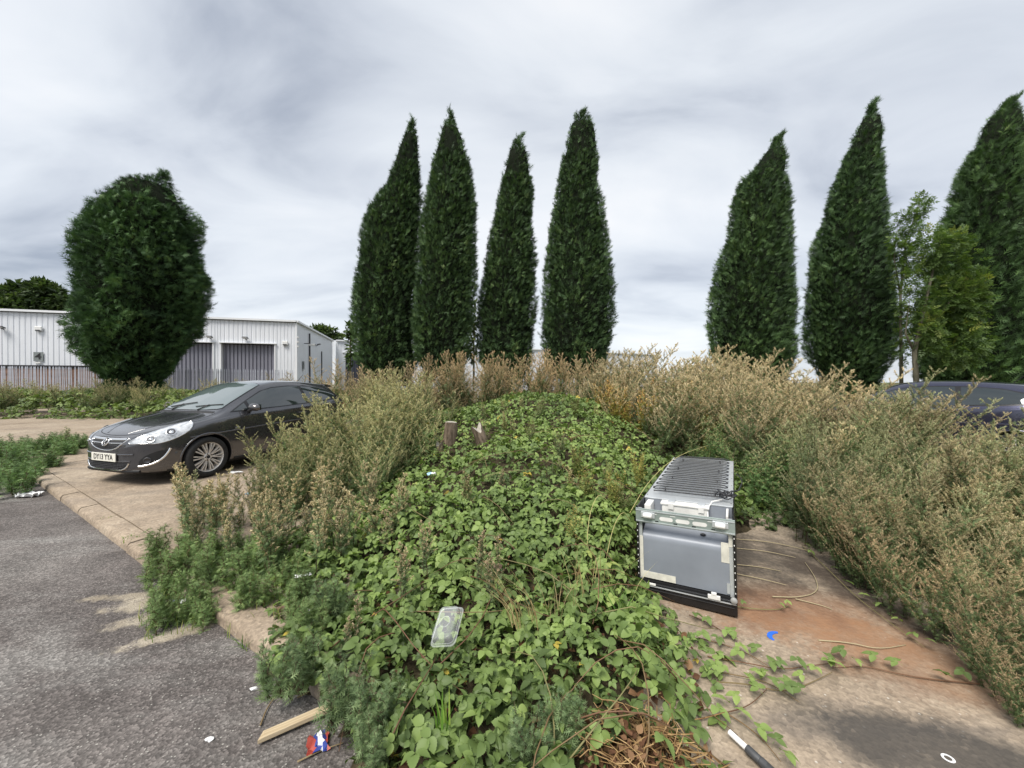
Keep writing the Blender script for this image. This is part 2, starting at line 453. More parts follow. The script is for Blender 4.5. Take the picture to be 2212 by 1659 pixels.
# concrete bays
pave = empty('concrete_pavement', ST(0, 0.3)); setp(pave, kind='structure')
rows = [(0.188, 4.35), (4.36, 9.2), (9.212, 15.0)]
for t0, t1 in rows:
    s = -24.0 - (t0 * 0.13)
    while s < 16:
        ln = 3.66 if s < 4.5 else 12.0; g_ = 0.007; z = rk.uniform(-0.004, 0.003)
        ns, nt = 10, 10
        V = []; F = []
        for i in range(ns + 1):
            for j in range(nt + 1):
                zz = z + (0.0 if 0 < i < ns and 0 < j < nt else -0.008) + 0.004 * math.sin(i * 1.7 + j * 1.1 + s)
                V.append(ST(s + g_ + (ln - 2 * g_) * i / ns, t0 + g_ + (t1 - t0 - 2 * g_) * j / nt, zz))
        F = [(i * (nt + 1) + j, (i + 1) * (nt + 1) + j, (i + 1) * (nt + 1) + j + 1, i * (nt + 1) + j + 1) for i in range(ns) for j in range(nt)]
        k = len(V)
        ring = [i * (nt + 1) for i in range(ns + 1)] + [ns * (nt + 1) + j for j in range(1, nt + 1)] + [i * (nt + 1) + nt for i in range(ns - 1, -1, -1)] + [j for j in range(nt - 1, 0, -1)]
        for q in ring: V.append(Vector((V[q].x, V[q].y, -0.14)))
        r = len(ring)
        F += [(ring[q], k + q, k + (q + 1) % r, ring[(q + 1) % r]) for q in range(r)]
        world_child(link('concrete_slab', mesh_py('concrete_slab', V, F, M_CONC)), pave)
        s += ln

# earth under the bramble (a low bank)
def sstep(a, b, x): 
    t = np.clip((x - a) / (b - a), 0, 1); return t * t * (3 - 2 * t)
_by = np.array([0.9, 1.4, 1.76, 1.90, 2.15, 2.6, 3.4, 3.75, 5.0, 7.0, 9.0, 11.0])
_bl = np.array([-0.50, -0.72, -0.96, -1.30, -1.46, -1.66, -2.15, -2.15, -2.05, -2.0, -3.6, -4.5])
_br = np.array([0.76, 0.92, 1.02, 1.12, 1.10, 1.05, 1.40, 2.75, 3.7, 4.4, 5.0, 5.0])
def bramble_mask(x, y, soft=0.4):
    l = np.interp(y, _by, _bl); r = np.interp(y, _by, _br)
    w = 0.18 * (fnoise(np.stack([x * 1.6, y * 1.6, x * 0 + 3.3], -1)) - 0.5) * 2
    return sstep(0, soft, x - l + w) * sstep(0, soft, r - x + w) * sstep(0, 0.6, 10.2 - y)
def bramble_h(x, y):
    """height of the bramble canopy"""
    base = np.interp(y, [1.0, 2.3, 4.5, 8.0, 9.0, 10.5], [0.17, 0.20, 0.53, 1.10, 0.98, 0.5])
    dip = 1.0 - 0.50 * sstep(1.1, 2.6, x) * sstep(9.5, 6.0, y) 
    dip = dip * (1.0 - 0.22 * sstep(0.2, -1.6, x)) * (1.0 - 0.6 * sstep(-0.8, -2.0, x) * sstep(6.0, 4.5, y))
    lump = 0.24 * (fnoise(np.stack([x * 1.15, y * 1.15, x * 0 + 8.1], -1), 3) - 0.5) * np.interp(y, [1.5, 4], [0.85, 2.2])
    return (base * dip + lump) * (0.25 + 0.75 * bramble_mask(x, y))
gx = np.arange(-5.0, 6.01, 0.11); gy = np.arange(0.8, 11.5, 0.11)
XX, YY = np.meshgrid(gx, gy, indexing='ij')
mk = bramble_mask(XX, YY, 0.7)
ZZ = np.where(mk > 0.02, np.maximum(bramble_h(XX, YY) - 0.15, 0.03) * mk, 0) - 0.02 + 0.03 * (fnoise(np.stack([XX * 3, YY * 3, XX * 0], -1)) - 0.5)
ZZ = np.where(mk > 0.02, ZZ, -0.2)
nx, ny = XX.shape
V = np.stack([XX, YY, ZZ], -1).reshape(-1, 3)
ii, jj = np.meshgrid(np.arange(nx - 1), np.arange(ny - 1), indexing='ij')
q = (ii * ny + jj).ravel()
T = np.concatenate([np.stack([q, q + ny, q + ny + 1], -1), np.stack([q, q + ny + 1, q + 1], -1)])
bank = link('earth_bank', mesh_tri('earth_bank', V, T, M_SOIL, smooth=True)); setp(bank, kind='structure')

# ================================================================== BUILDINGS
M_CLAD = m_cladding('white_cladding', (0.70, 0.72, 0.76)); M_TRIM = m_cladding('white_trim', (0.74, 0.75, 0.77), 0.1)
M_DOOR = m_cladding('grey_door_sheet', (0.215, 0.215, 0.26), 0.3); M_DOOR2 = m_cladding('dark_door_sheet', (0.07, 0.075, 0.10), 0.2)
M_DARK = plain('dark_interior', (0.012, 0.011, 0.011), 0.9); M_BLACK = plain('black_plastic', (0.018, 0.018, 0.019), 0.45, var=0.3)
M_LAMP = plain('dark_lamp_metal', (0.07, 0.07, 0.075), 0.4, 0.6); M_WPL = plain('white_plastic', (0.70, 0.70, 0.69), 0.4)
M_SIGN = plain('grey_sign_plate', (0.19, 0.21, 0.21), 0.5); M_ROOF = plain('mossy_roof_sheet', (0.42, 0.41, 0.33), 0.8, var=0.3, scale=1.5)
M_BRICK = plain('brown_brick', (0.17, 0.10, 0.075), 0.85, var=0.4, scale=5.0)
_pc = {}
def clad_mesh(kind, w, z0, z1, ribs, depth, mat):
    key = (kind, round(w, 3), round(z0, 2), round(z1, 2))
    if key in _pc: return _pc[key]
    p = w / ribs; V = []
    pts = []
    for i in range(ribs):
        x = i * p
        pts += [(x, 0), (x + p * 0.62, 0), (x + p * 0.72, -depth), (x + p * 0.90, -depth)]
    pts.append((w - 0.004, 0))
    for (x, y) in pts: V += [(x, -y, z0), (x, -y, z1)]
    F = [(2 * i, 2 * i + 2, 2 * i + 3, 2 * i + 1) for i in range(len(pts) - 1)]
    me = mesh_py(kind, V, F, mat); _pc[key] = me; return me
def wall(parent, C, d, length, spans, name='cladding_panel', mat=None, ribs=3, depth=0.035, pw=1.02, kind='cladding_panel'):
    """spans: list of (s0, s1, z0, z1); sheets are hung side by side; local +X = d, outside = -Y"""
    ang = math.atan2(d.y, d.x)
    for (a, b, z0, z1) in spans:
        n = max(1, round((b - a) / pw)); w = (b - a) / n
        for i in range(n):
            o = link(kind, clad_mesh(kind, w, z0, z1, ribs, depth, mat), None)
            p = C + d * (a + i * w)
            o.parent = parent; o.location = p - parent.location; o.rotation_euler = (0, 0, ang)
def lbox(parent, name, C, d, nrm, s, off, z, dims, mat, rnd=0.0):
    """box at s along the wall, off outwards"""
    R = Matrix(((d.x, nrm.x, 0), (d.y, nrm.y, 0), (0, 0, 1)))
    p = C + d * s + nrm * off + Vector((0, 0, z)) - parent.location
    o = MB().box((0, 0, 0), dims).build(name, mat, parent)
    o.location = p; o.rotation_euler = (0, 0, math.atan2(d.y, d.x))
    if rnd: rounded(o, rnd)
    return o
H = 7.0
A = Vector((-19.6, 34.9, 0)); dF = Vector((-0.962, -0.274, 0)); dFr = -dF
nF = Vector((0.274, -0.962, 0))
unit = empty('industrial_unit', A)
setp(unit, 'white ribbed metal industrial unit with grey folding doors and a 4 sign', 'building')
LW = 36.0; B = A + dF * LW
# along +X = dFr from B
def sp(s): return LW - s
spans = [(sp(1.7), LW, -0.1, H - 0.12), (sp(5.8), sp(1.7), 4.85, H - 0.12), (sp(10.5), sp(6.4), 4.85, H - 0.12), (sp(6.4), sp(5.8), -0.1, H - 0.12), (0, sp(10.5), 2.75, H - 0.12)]
wall(unit, B, dFr, LW, spans, mat=M_CLAD)
def ub(name, s, off, z, dims, mat, r=0): return lbox(unit, name, B, dFr, nF, sp(s), off, z, dims, mat, r)
ub('coping', LW / 2, 0.05, H - 0.06, (LW + 0.1, 0.35, 0.16), M_TRIM)
ub('gutter_shadow_strip', LW / 2, 0.0, H - 0.16, (LW, 0.12, 0.05), M_LAMP)  # dark strip that paints the shade under the coping
ub('plinth', 23.0, -0.06, 1.2, (25.0, 0.2, 2.6), M_BRICK)
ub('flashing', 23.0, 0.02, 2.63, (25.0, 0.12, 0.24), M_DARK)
for a, b in ((1.7, 5.8), (6.4, 10.5)):
    n = 7; w = (b - a) / n
    for i in range(n):
        me = clad_mesh('door_leaf', w, 0.0, 4.78, 2, 0.09, M_DOOR)
        o = link('door_leaf', me, unit); p = B + dFr * (sp(b) + i * w) - nF * 0.35
        o.location = p - unit.location; o.rotation_euler = (0, 0, math.atan2(dFr.y, dFr.x))
    ub('door_head', (a + b) / 2, -0.05, 4.86, (b - a + 0.3, 0.45, 0.07), M_TRIM)
    ub('door_head_shadow_gap', (a + b) / 2, -0.3, 4.79, (b - a, 0.2, 0.08), M_DARK)  # near-black strip painting the shaded gap above the door leaves
    ub('door_jamb', a - 0.03, -0.13, 2.4, (0.10, 0.42, 4.8), M_TRIM); ub('door_jamb', b + 0.03, -0.13, 2.4, (0.10, 0.42, 4.8), M_TRIM)
def floodlight(parent, C, d, n, s, z):
    o = lbox(parent, 'floodlight', C, d, n, s, 0.28, z, (0.42, 0.34, 0.10), M_LAMP, 0.02); o.rotation_euler[0] = rad(-16)
    MB().box((0, 0.22, -0.06), (0.06, 0.22, 0.06)).build('bracket', M_LAMP, o)
    MB().box((0, -0.06, -0.058), (0.34, 0.2, 0.02)).build('lens', plain('lamp_glass', (0.45, 0.45, 0.42), 0.2), o)
for s, z in ((20.0, 5.6), (6.55, 5.3), (3.9, 5.3)): floodlight(unit, B, dFr, nF, sp(s), z)
def alarm(parent, C, d, n, s, z):
    o = lbox(parent, 'alarm_box', C, d, n, s, 0.1, z, (0.46, 0.14, 0.36), M_WPL, 0.05)
    MB().box((0, -0.05, -0.16), (0.26, 0.1, 0.10)).build('strobe', M_LAMP, o)
alarm(unit, B, dFr, nF, sp(17.9), 5.6); alarm(unit, B, dFr, nF, sp(0.85), 4.95)
def sign(parent, C, d, n, s, z, w, h, txt, size):
    o = lbox(parent, 'unit_sign', C, d, n, s, 0.06, z, (w, 0.03, h), M_SIGN)
    t = link('sign_number', text_mesh(txt, size, 0.004), o, M_BLACK); t.rotation_euler = (rad(90), 0, 0); t.location = (0, -0.025, 0)
    t.data.materials.clear(); t.data.materials.append(M_BLACK); t.scale = (1.25, 1.0, 1.0)
    MB().box((0, -0.03, -h / 2 - 0.12), (w * 0.55, 0.08, 0.10)).build('door_bell_box', M_WPL, o)
sign(unit, B, dFr, nF, sp(17.94), 3.42, 0.58, 0.70, '4', 0.66)
# side wall going back
dS = Vector((-0.256, 0.967, 0)); nS = Vector((0.967, 0.256, 0)); LS = 16.9
wall(unit, A, dS, LS, [(0, LS, -0.1, H - 0.12)], mat=M_CLAD)
def us(name, s, off, z, dims, mat, r=0): return lbox(unit, name, A, dS, nS, s, off, z, dims, mat, r)
us('coping', LS / 2, 0.05, H - 0.062, (LS + 0.2, 0.35, 0.16), M_TRIM)
us('corner_trim', 0.02, 0.02, 3.4, (0.16, 0.16, 6.7), M_TRIM)
us('down_pipe', 4.6, 0.09, 3.2, (0.12, 0.12, 6.4), M_LAMP); us('down_pipe', 10.2, 0.07, 2.4, (0.10, 0.10, 5.2), M_LAMP)
floodlight(unit, A, dS, nS, 7.8, 5.6)
sign(unit, A, dS, nS, 2.3, 3.05, 0.62, 0.78, '5', 0.7)
for k in range(3): us('vent_cowl', 0.12, 0.12, 5.5 - 0.42 * k, (0.3, 0.2, 0.14), M_WPL, 0.03)
cc = us('security_camera', 2.4, 0.75, 5.05, (0.20, 0.62, 0.18), M_WPL, 0.03)
MB().box((0, 0.42, 0.12), (0.07, 0.5, 0.07)).build('bracket', M_LAMP, cc); MB().box((0, -0.32, 0), (0.14, 0.04, 0.13)).build('lens', M_LAMP, cc)
# flat roof and the hidden walls
D_ = A + dS * LS; E_ = B + dS * LS
rf = MB().add([A + Vector((0, 0, H - 0.03)), D_ + Vector((0, 0, H - 0.03)), E_ + Vector((0, 0, H - 0.03)), B + Vector((0, 0, H - 0.03))], [(0, 1, 2, 3)])
o = rf.build('roof', M_ROOF); o.parent = unit; o.location = -unit.location
o = MB().add([D_ + Vector((0, 0, H - .1)), E_ + Vector((0, 0, H - .1)), E_, D_], [(0, 1, 2, 3)]).build('rear_wall', M_CLAD); o.parent = unit; o.location = -unit.location

# long low unit behind
A2 = Vector((-23.4, 51.2, 0)); d2 = Vector((0.887, 0.462, 0)); n2 = Vector((0.462, -0.887, 0)); L2 = 60.0
unit2 = empty('industrial_unit', A2); setp(unit2, 'long low white metal building behind the conifers with one door standing open', 'building')
wall(unit2, A2, d2, L2, [(0, 1.1, -0.1, 6.9), (1.1, 6.4, 5.4, 6.9), (6.4, L2, -0.1, 6.9)], mat=M_CLAD, pw=1.5, ribs=3)
lbox(unit2, 'coping', A2, d2, n2, L2 / 2, 0.05, 6.97, (L2, 0.35, 0.18), M_TRIM)
lbox(unit2, 'door_head', A2, d2, n2, 3.7, 0.0, 5.4, (5.8, 0.4, 0.10), M_TRIM)
for i in range(4):
    o = link('door_leaf', clad_mesh('door_leaf_dark', 0.42, 0.0, 5.3, 2, 0.10, M_DOOR2 if i < 3 else M_DOOR), unit2)
    o.location = A2 + d2 * (1.1 + i * 0.42) - n2 * 0.3 - unit2.location; o.rotation_euler = (0, 0, math.atan2(d2.y, d2.x))
lbox(unit2, 'bay_shade_block', A2, d2, n2, 4.6, -2.2, 2.7, (3.8, 3.6, 5.4), M_DARK)  # solid near-black box; the shade inside the open bay is its colour
lbox(unit2, 'door_jamb', A2, d2, n2, 1.06, -0.05, 2.7, (0.12, 0.3, 5.4), M_TRIM)
C2 = A2 + d2 * L2; up = Vector((0, 0, 1))
o = MB().add([A2 + up * 7.0, C2 + up * 7.0, C2 - n2 * 12 + up * 8.1, A2 - n2 * 12 + up * 8.1], [(0, 1, 2, 3)]).build('roof', M_ROOF); o.parent = unit2; o.location = -unit2.location
o = MB().add([A2, A2 - n2 * 12, A2 - n2 * 12 + up * 8.1, A2 + up * 7.0], [(0, 1, 2, 3)]).build('end_wall', M_CLAD); o.parent = unit2; o.location = -unit2.location

# ================================================================== PALISADE FENCES
M_GALV = plain('galvanised_pale', (0.46, 0.47, 0.52), 0.45, 0.35, var=0.2, scale=3.0)
M_PGREEN = plain('dark_green_post', (0.010, 0.045, 0.038), 0.5, var=0.25); M_PBROWN = plain('rusty_brown_post', (0.055, 0.045, 0.042), 0.6, var=0.3)
def pale_mesh(h, mat):
    w = 0.034
    V = []
    for z, s in ((0, 1), (h - 0.12, 1), (h, 0.12)):
        V += [(-w * s, 0.006, z), (-w * 0.35 * s, -0.016, z), (w * 0.35 * s, -0.016, z), (w * s, 0.006, z), (0, 0.012, z)]
    n = 5
    F = [(i * n + j, i * n + (j + 1) % n, (i + 1) * n + (j + 1) % n, (i + 1) * n + j) for i in range(2) for j in range(n)]
    F.append((10, 11, 12, 13, 14))
    return mesh_py('pale', V, F, mat)
def palisade(P0, P1, h, label, posts, step=0.155):
    P0 = Vector(P0); P1 = Vector(P1); d = P1 - P0; L = d.length; dn = d.normalized(); ang = math.atan2(dn.y, dn.x)
    f = empty('palisade_fence', P0); setp(f, label, 'fence', 'palisade fences')
    me = pale_mesh(h, M_GALV); rr = random.Random(4)
    n = int(L / step)
    for i in range(n):
        o = link('pale', me, f); o.location = dn * (i * step) + Vector((0, 0, rr.uniform(-0.015, 0.015)))
        o.rotation_euler = (rr.uniform(-.02, .02), rr.uniform(-.015, .015), ang)
    for z in (h * 0.16, h * 0.84):
        b = MB().box((L / 2, 0.03, 0), (L, 0.04, 0.05)).build('rail', M_GALV, f); b.location = (0, 0, z)
        b.rotation_euler = (0, -math.asin(dn.z), ang)
    for s, ht, w, m in posts:
        MB().bbox((-w / 2, 0.05, 0), (w / 2, 0.05 + w, ht)).build('post', m, f)
        o = f.children[-1]; o.location = dn * s; o.rotation_euler = (0, 0, ang)
    return f
f0 = PT(-60, 900, 25.5); f0.z = 0.2; f1 = PT(640, 900, 20.0); f1.z = -0.28
def fs(u):
    d = (f1 - f0); r = (u - 1106) / FPX
    return ((r * f0.y - f0.x) / (d.x - r * d.y)) * d.length
palisade(f0, f1, 2.35, 'grey steel palisade fence in front of the unit marked 4', [(fs(28), 2.62, 0.24, M_PGREEN), (fs(62), 2.42, 0.13, M_PBROWN), (fs(109), 2.48, 0.24, M_PGREEN), (fs(151), 2.45, 0.14, M_PBROWN), (fs(382), 2.4, 0.13, M_GALV), (fs(470), 2.4, 0.13, M_GALV)])
f2 = PT(925, 900, 15.6); f2.z = 0.0; f3 = PT(1330, 900, 16.4); f3.z = 0.0
palisade(f2, f3, 1.62, 'short run of grey palisade fence at the foot of the four central conifers', [(1.2, 1.8, 0.12, M_GALV), (4.2, 1.8, 0.12, M_GALV), (7.0, 1.8, 0.12, M_GALV)])

# ================================================================== CONIFERS
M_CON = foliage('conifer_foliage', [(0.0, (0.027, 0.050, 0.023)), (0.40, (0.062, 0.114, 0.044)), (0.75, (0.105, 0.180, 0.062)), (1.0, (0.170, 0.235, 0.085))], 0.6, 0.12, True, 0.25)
M_CORE = plain('conifer_light_block', (0.010, 0.013, 0.008), 0.95, var=0.3, spec=0.05)
M_BARKD = m_bark('conifer_bark', (0.035, 0.024, 0.017), (0.10, 0.07, 0.05))
def frond_base():
    """a flat scale-leaf spray: a stalk with five tapering fingers"""
    V = []; T = []
    def spike(x0, y0, ax, ay, w, z):
        k = len(V); px, py = -ay, ax
        V.extend([(x0 + px * w, y0 + py * w, 0), (x0 - px * w, y0 - py * w, 0), (x0 + ax, y0 + ay, z)])
        T.append((k, k + 1, k + 2))
    spike(0, 0, 0, 1.0, 0.055, -0.10)
    for y, l, a in ((0.12, 0.50, 58), (0.30, 0.46, 50), (0.50, 0.36, 42)):
        for sg in (-1, 1):
            spike(0, y, sg * l * math.sin(rad(a)), l * math.cos(rad(a)), 0.085, -0.08)
    return np.array(V, dtype=float), np.array(T)
FB_V, FB_T = frond_base()
def conifer(label, Y, prof, seed, n, size=(0.17, 0.34), upness=0.6, droop=0.0, tip=None, squash=0.85, tint=(1, 1, 1), lump=0.15, shift=0.0, name='conifer_tree'):
    rs = np.random.RandomState(seed)
    prof = sorted(prof)                       # (v, uL, uR) of the photograph at depth Y
    zs = np.array([1.45 - (p[0] - 825) / FPX * Y for p in prof])[::-1]
    cs = np.array([((p[1] + p[2]) / 2 - 1106) / FPX * Y for p in prof])[::-1]
    rx = np.array([(p[2] - p[1]) / 2 / FPX * Y for p in prof])[::-1]
    rx = rx / np.sqrt(1 + (cs / Y * squash) ** 2)        # a round crown seen off-axis looks wider
    cs = cs + shift; bx = cs[0]
    root = empty(name, (bx, Y, 0)); setp(root, label, 'tree', 'tall conifers')
    root.color = (1, 1, 1, 1)
    zt = zs[-1]; zb = max(0.2, zs[0] - 0.4)
    # sample the height with weight ~ radius
    zz = np.linspace(zb, zt, 400); rr = np.interp(zz, zs, rx); w = rr + 0.30; cdf = np.cumsum(w); cdf /= cdf[-1]
    z = np.interp(rs.rand(n), cdf, zz)
    th = rs.rand(n) * 2 * np.pi
    c = np.interp(z, zs, cs) - bx; r = np.interp(z, zs, rx)
    p3 = np.stack([np.cos(th) * 2.2 + seed, np.sin(th) * 2.2, z * 0.75], -1)
    bump = 1 + lump * 2.2 * (fnoise(p3 * 1.0, 3) - 0.5) + lump * 0.9 * (fnoise(p3 * 2.6 + 4, 2) - 0.5)
    fine = fnoise(p3 * 3.2 + 9, 2)
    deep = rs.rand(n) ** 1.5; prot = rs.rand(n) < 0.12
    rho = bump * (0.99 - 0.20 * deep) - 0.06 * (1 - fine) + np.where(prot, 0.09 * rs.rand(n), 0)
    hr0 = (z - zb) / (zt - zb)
    rho = np.where(hr0 > 0.84, rho * rs.rand(n) ** 0.45 * 1.02, rho)
    pos = np.stack([c + r * rho * np.cos(th), r * rho * squash * np.sin(th), z], -1)
    out = np.stack([np.cos(th), np.sin(th), np.zeros(n)], -1)
    dirv = out * 0.75 + np.array([0, 0, 1.0]) * (upness + 0.25 * rs.randn(n))[:, None] + rs.randn(n, 3) * 0.32
    dirv[:, 0] += 0.18
    nrm = out * (0.5) + rs.randn(n, 3) * 0.7 + np.array([0, 0, 0.5 - droop])
    hrel = (z - zb) / (zt - zb)
    sc = rs.uniform(size[0], size[1], n) * np.interp(hrel, [0, 0.85, 1], [1, 0.95, 0.8]) * np.where(prot, 1.3, 1.0)
    M = frames(dirv, nrm, sc)
    V, T = inst(FB_V, FB_T, M, pos - dirv / np.linalg.norm(dirv, axis=1, keepdims=True) * sc[:, None] * 0.45)
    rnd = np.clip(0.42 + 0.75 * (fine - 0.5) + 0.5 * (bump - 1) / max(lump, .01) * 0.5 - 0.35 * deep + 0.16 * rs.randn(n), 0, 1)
    rnd = np.repeat(rnd, len(FB_T))
    # leading shoots at the very top
    if tip:
        k = 60; tz = rs.rand(k); tp = np.stack([cs[-1] - bx + tip[0] * tz + 0.10 * rs.randn(k) * (1 - tz), 0.10 * rs.randn(k), zt - 0.15 + tip[1] * tz], -1)
        td = np.stack([0.5 * rs.randn(k) + tip[0], 0.5 * rs.randn(k), np.full(k, 0.8)], -1)
        tM = frames(td, rs.randn(k, 3), rs.uniform(0.16, 0.34, k)); tV, tT = inst(FB_V, FB_T, tM, tp)
        T = np.concatenate([T, tT + len(V)]); V = np.concatenate([V, tV]); rnd = np.concatenate([rnd, np.repeat(rs.rand(k) * 0.5 + 0.2, len(FB_T))])
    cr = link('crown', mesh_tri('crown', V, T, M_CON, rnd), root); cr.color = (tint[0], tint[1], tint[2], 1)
    # added solid core to block light; dark colour stands in for inner twigs
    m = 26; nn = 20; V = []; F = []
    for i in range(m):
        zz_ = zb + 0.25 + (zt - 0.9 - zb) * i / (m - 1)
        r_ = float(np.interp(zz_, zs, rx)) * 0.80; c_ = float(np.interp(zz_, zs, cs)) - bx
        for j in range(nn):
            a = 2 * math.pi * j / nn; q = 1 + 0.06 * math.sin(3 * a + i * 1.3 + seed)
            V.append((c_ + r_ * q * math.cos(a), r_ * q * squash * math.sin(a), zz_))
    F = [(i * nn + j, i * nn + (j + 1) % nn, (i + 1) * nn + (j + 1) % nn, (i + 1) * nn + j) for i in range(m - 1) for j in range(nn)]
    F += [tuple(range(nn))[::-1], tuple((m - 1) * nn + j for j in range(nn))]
    link('light_block_core', mesh_py('light_block_core', V, F, M_CORE, True), root)
    MB().tube([(0, 0, -0.2), (0.03, 0, 0.5), (0.0, 0.02, 1.2), (float(np.interp(zt * .6, zs, cs)) - bx, 0, zt * 0.6)], [0.26, 0.22, 0.20, 0.08], 9).build('trunk', M_BARKD, root, True)
    return root
conifer('broad rounded dark conifer standing alone in front of the white unit', 19.0,
    [(378, 335, 352), (400, 240, 372), (420, 215, 385), (440, 195, 408), (480, 172, 425), (520, 158, 440), (560, 143, 452), (600, 138, 460), (640, 138, 452), (680, 142, 440), (720, 150, 428), (760, 158, 405), (800, 185, 372), (822, 205, 345)], 11, 26000, (0.20, 0.42), 0.25, 0.2, (0.0, 0.3), 0.9, (0.92, 1.0, 1.0), 0.24, 0.35)
conifer('leftmost conifer of the central four, sloping left shoulder, rubbing against its neighbour', 20.0,
    [(268, 884, 898), (300, 868, 905), (340, 855, 910), (400, 833, 912), (440, 806, 914), (480, 785, 914), (520, 775, 914), (560, 770, 912), (600, 765, 908), (660, 760, 905), (720, 760, 905), (780, 773, 908), (815, 798, 893)], 12, 17000, tip=(0.05, 0.3))
conifer('second conifer of the central four from the left with a ragged forked top', 19.4,
    [(252, 970, 982), (275, 955, 990), (300, 946, 1003), (340, 935, 1015), (400, 924, 1025), (440, 914, 1032), (500, 905, 1032), (560, 900, 1031), (640, 893, 1030), (700, 890, 1025), (760, 892, 1015), (805, 914, 1000)], 13, 17000, tip=(-0.1, 0.4))
conifer('shortest and slimmest of the central four conifers with a bent tip', 20.3,
    [(303, 1110, 1124), (325, 1098, 1138), (360, 1088, 1147), (420, 1074, 1155), (480, 1062, 1151), (520, 1055, 1155), (560, 1045, 1160), (600, 1040, 1158), (660, 1030, 1158), (720, 1028, 1155), (780, 1030, 1150), (812, 1050, 1140)], 14, 14500, tip=(0.35, 0.45))
conifer('tallest of the central four conifers, standing at the right of the four', 20.0,
    [(246, 1240, 1273), (280, 1226, 1288), (330, 1215, 1295), (400, 1200, 1291), (440, 1195, 1303), (500, 1183, 1312), (560, 1175, 1320), (620, 1170, 1330), (680, 1165, 1330), (740, 1165, 1325), (790, 1175, 1315), (820, 1200, 1290)], 15, 18000, tip=(0.15, 0.25))
conifer('conifer with a steep left slope, first of the three on the right', 18.0,
    [(298, 1668, 1686), (320, 1656, 1695), (350, 1630, 1702), (390, 1592, 1701), (430, 1575, 1710), (480, 1570, 1712), (540, 1552, 1715), (600, 1535, 1722), (660, 1527, 1725), (720, 1523, 1722), (770, 1530, 1720), (820, 1560, 1700)], 16, 19000, tip=(0.25, 0.25), tint=(1.05, 1.05, 1))
conifer('tall wind-leant conifer in the middle of the three on the right', 18.0,
    [(228, 1874, 1888), (255, 1858, 1902), (290, 1836, 1910), (340, 1815, 1906), (400, 1790, 1912), (460, 1770, 1915), (520, 1750, 1922), (580, 1735, 1932), (640, 1728, 1938), (700, 1728, 1942), (760, 1735, 1935), (830, 1770, 1900)], 17, 20500, tip=(0.2, 0.35), tint=(1.0, 1.02, 1))
conifer('big wind-leant conifer cut by the right edge, behind the pale leafy tree', 16.5,
    [(215, 2168, 2192), (235, 2145, 2205), (270, 2110, 2216), (320, 2085, 2224), (380, 2055, 2232), (440, 2040, 2242), (480, 2025, 2250), (560, 2000, 2262), (640, 1968, 2275), (720, 1955, 2285), (800, 1962, 2280), (850, 2000, 2250)], 18, 22000, (0.19, 0.40), tip=(0.3, 0.25), squash=0.7, tint=(1.1, 1.12, 1))

# ------------------------------------------------------------------ broadleaf trees
M_ASH = foliage('ash_leaves', [(0.0, (0.045, 0.075, 0.020)), (0.5, (0.095, 0.150, 0.036)), (0.85, (0.165, 0.215, 0.050)), (1.0, (0.25, 0.26, 0.055))], 0.5, 0.4)
M_BARKG = m_bark('grey_green_bark', (0.07, 0.065, 0.045), (0.16, 0.15, 0.11))
def leaflet_base():
    V = [(0, 0, 0), (-0.26, 0.38, 0.05), (0.26, 0.38, 0.05), (0, 1, -0.08), (0, 0.42, 0)]
    return np.array(V, float), np.array([(0, 4, 1), (0, 2, 4), (1, 4, 3), (4, 2, 3)])
def pinnate_base():
    V = []; T = []; lv, lt = leaflet_base()
    for (y, a, s) in ((0.25, 65, 0.36), (0.25, -65, 0.36), (0.5, 60, 0.40), (0.5, -60, 0.40), (0.75, 50, 0.36), (0.75, -50, 0.36), (0.85, 0, 0.4)):
        ca, sa = math.cos(rad(a)), math.sin(rad(a)); k = len(V)
        for (x, yy, zz) in lv * s: V.append((x * ca + yy * sa, -x * sa + yy * ca + y, zz - 0.15 * y * y))
        T += [tuple(t + k) for t in lt]
    return np.array(V, float), np.array(T)
PN_V, PN_T = pinnate_base(); LF_V, LF_T = leaflet_base()
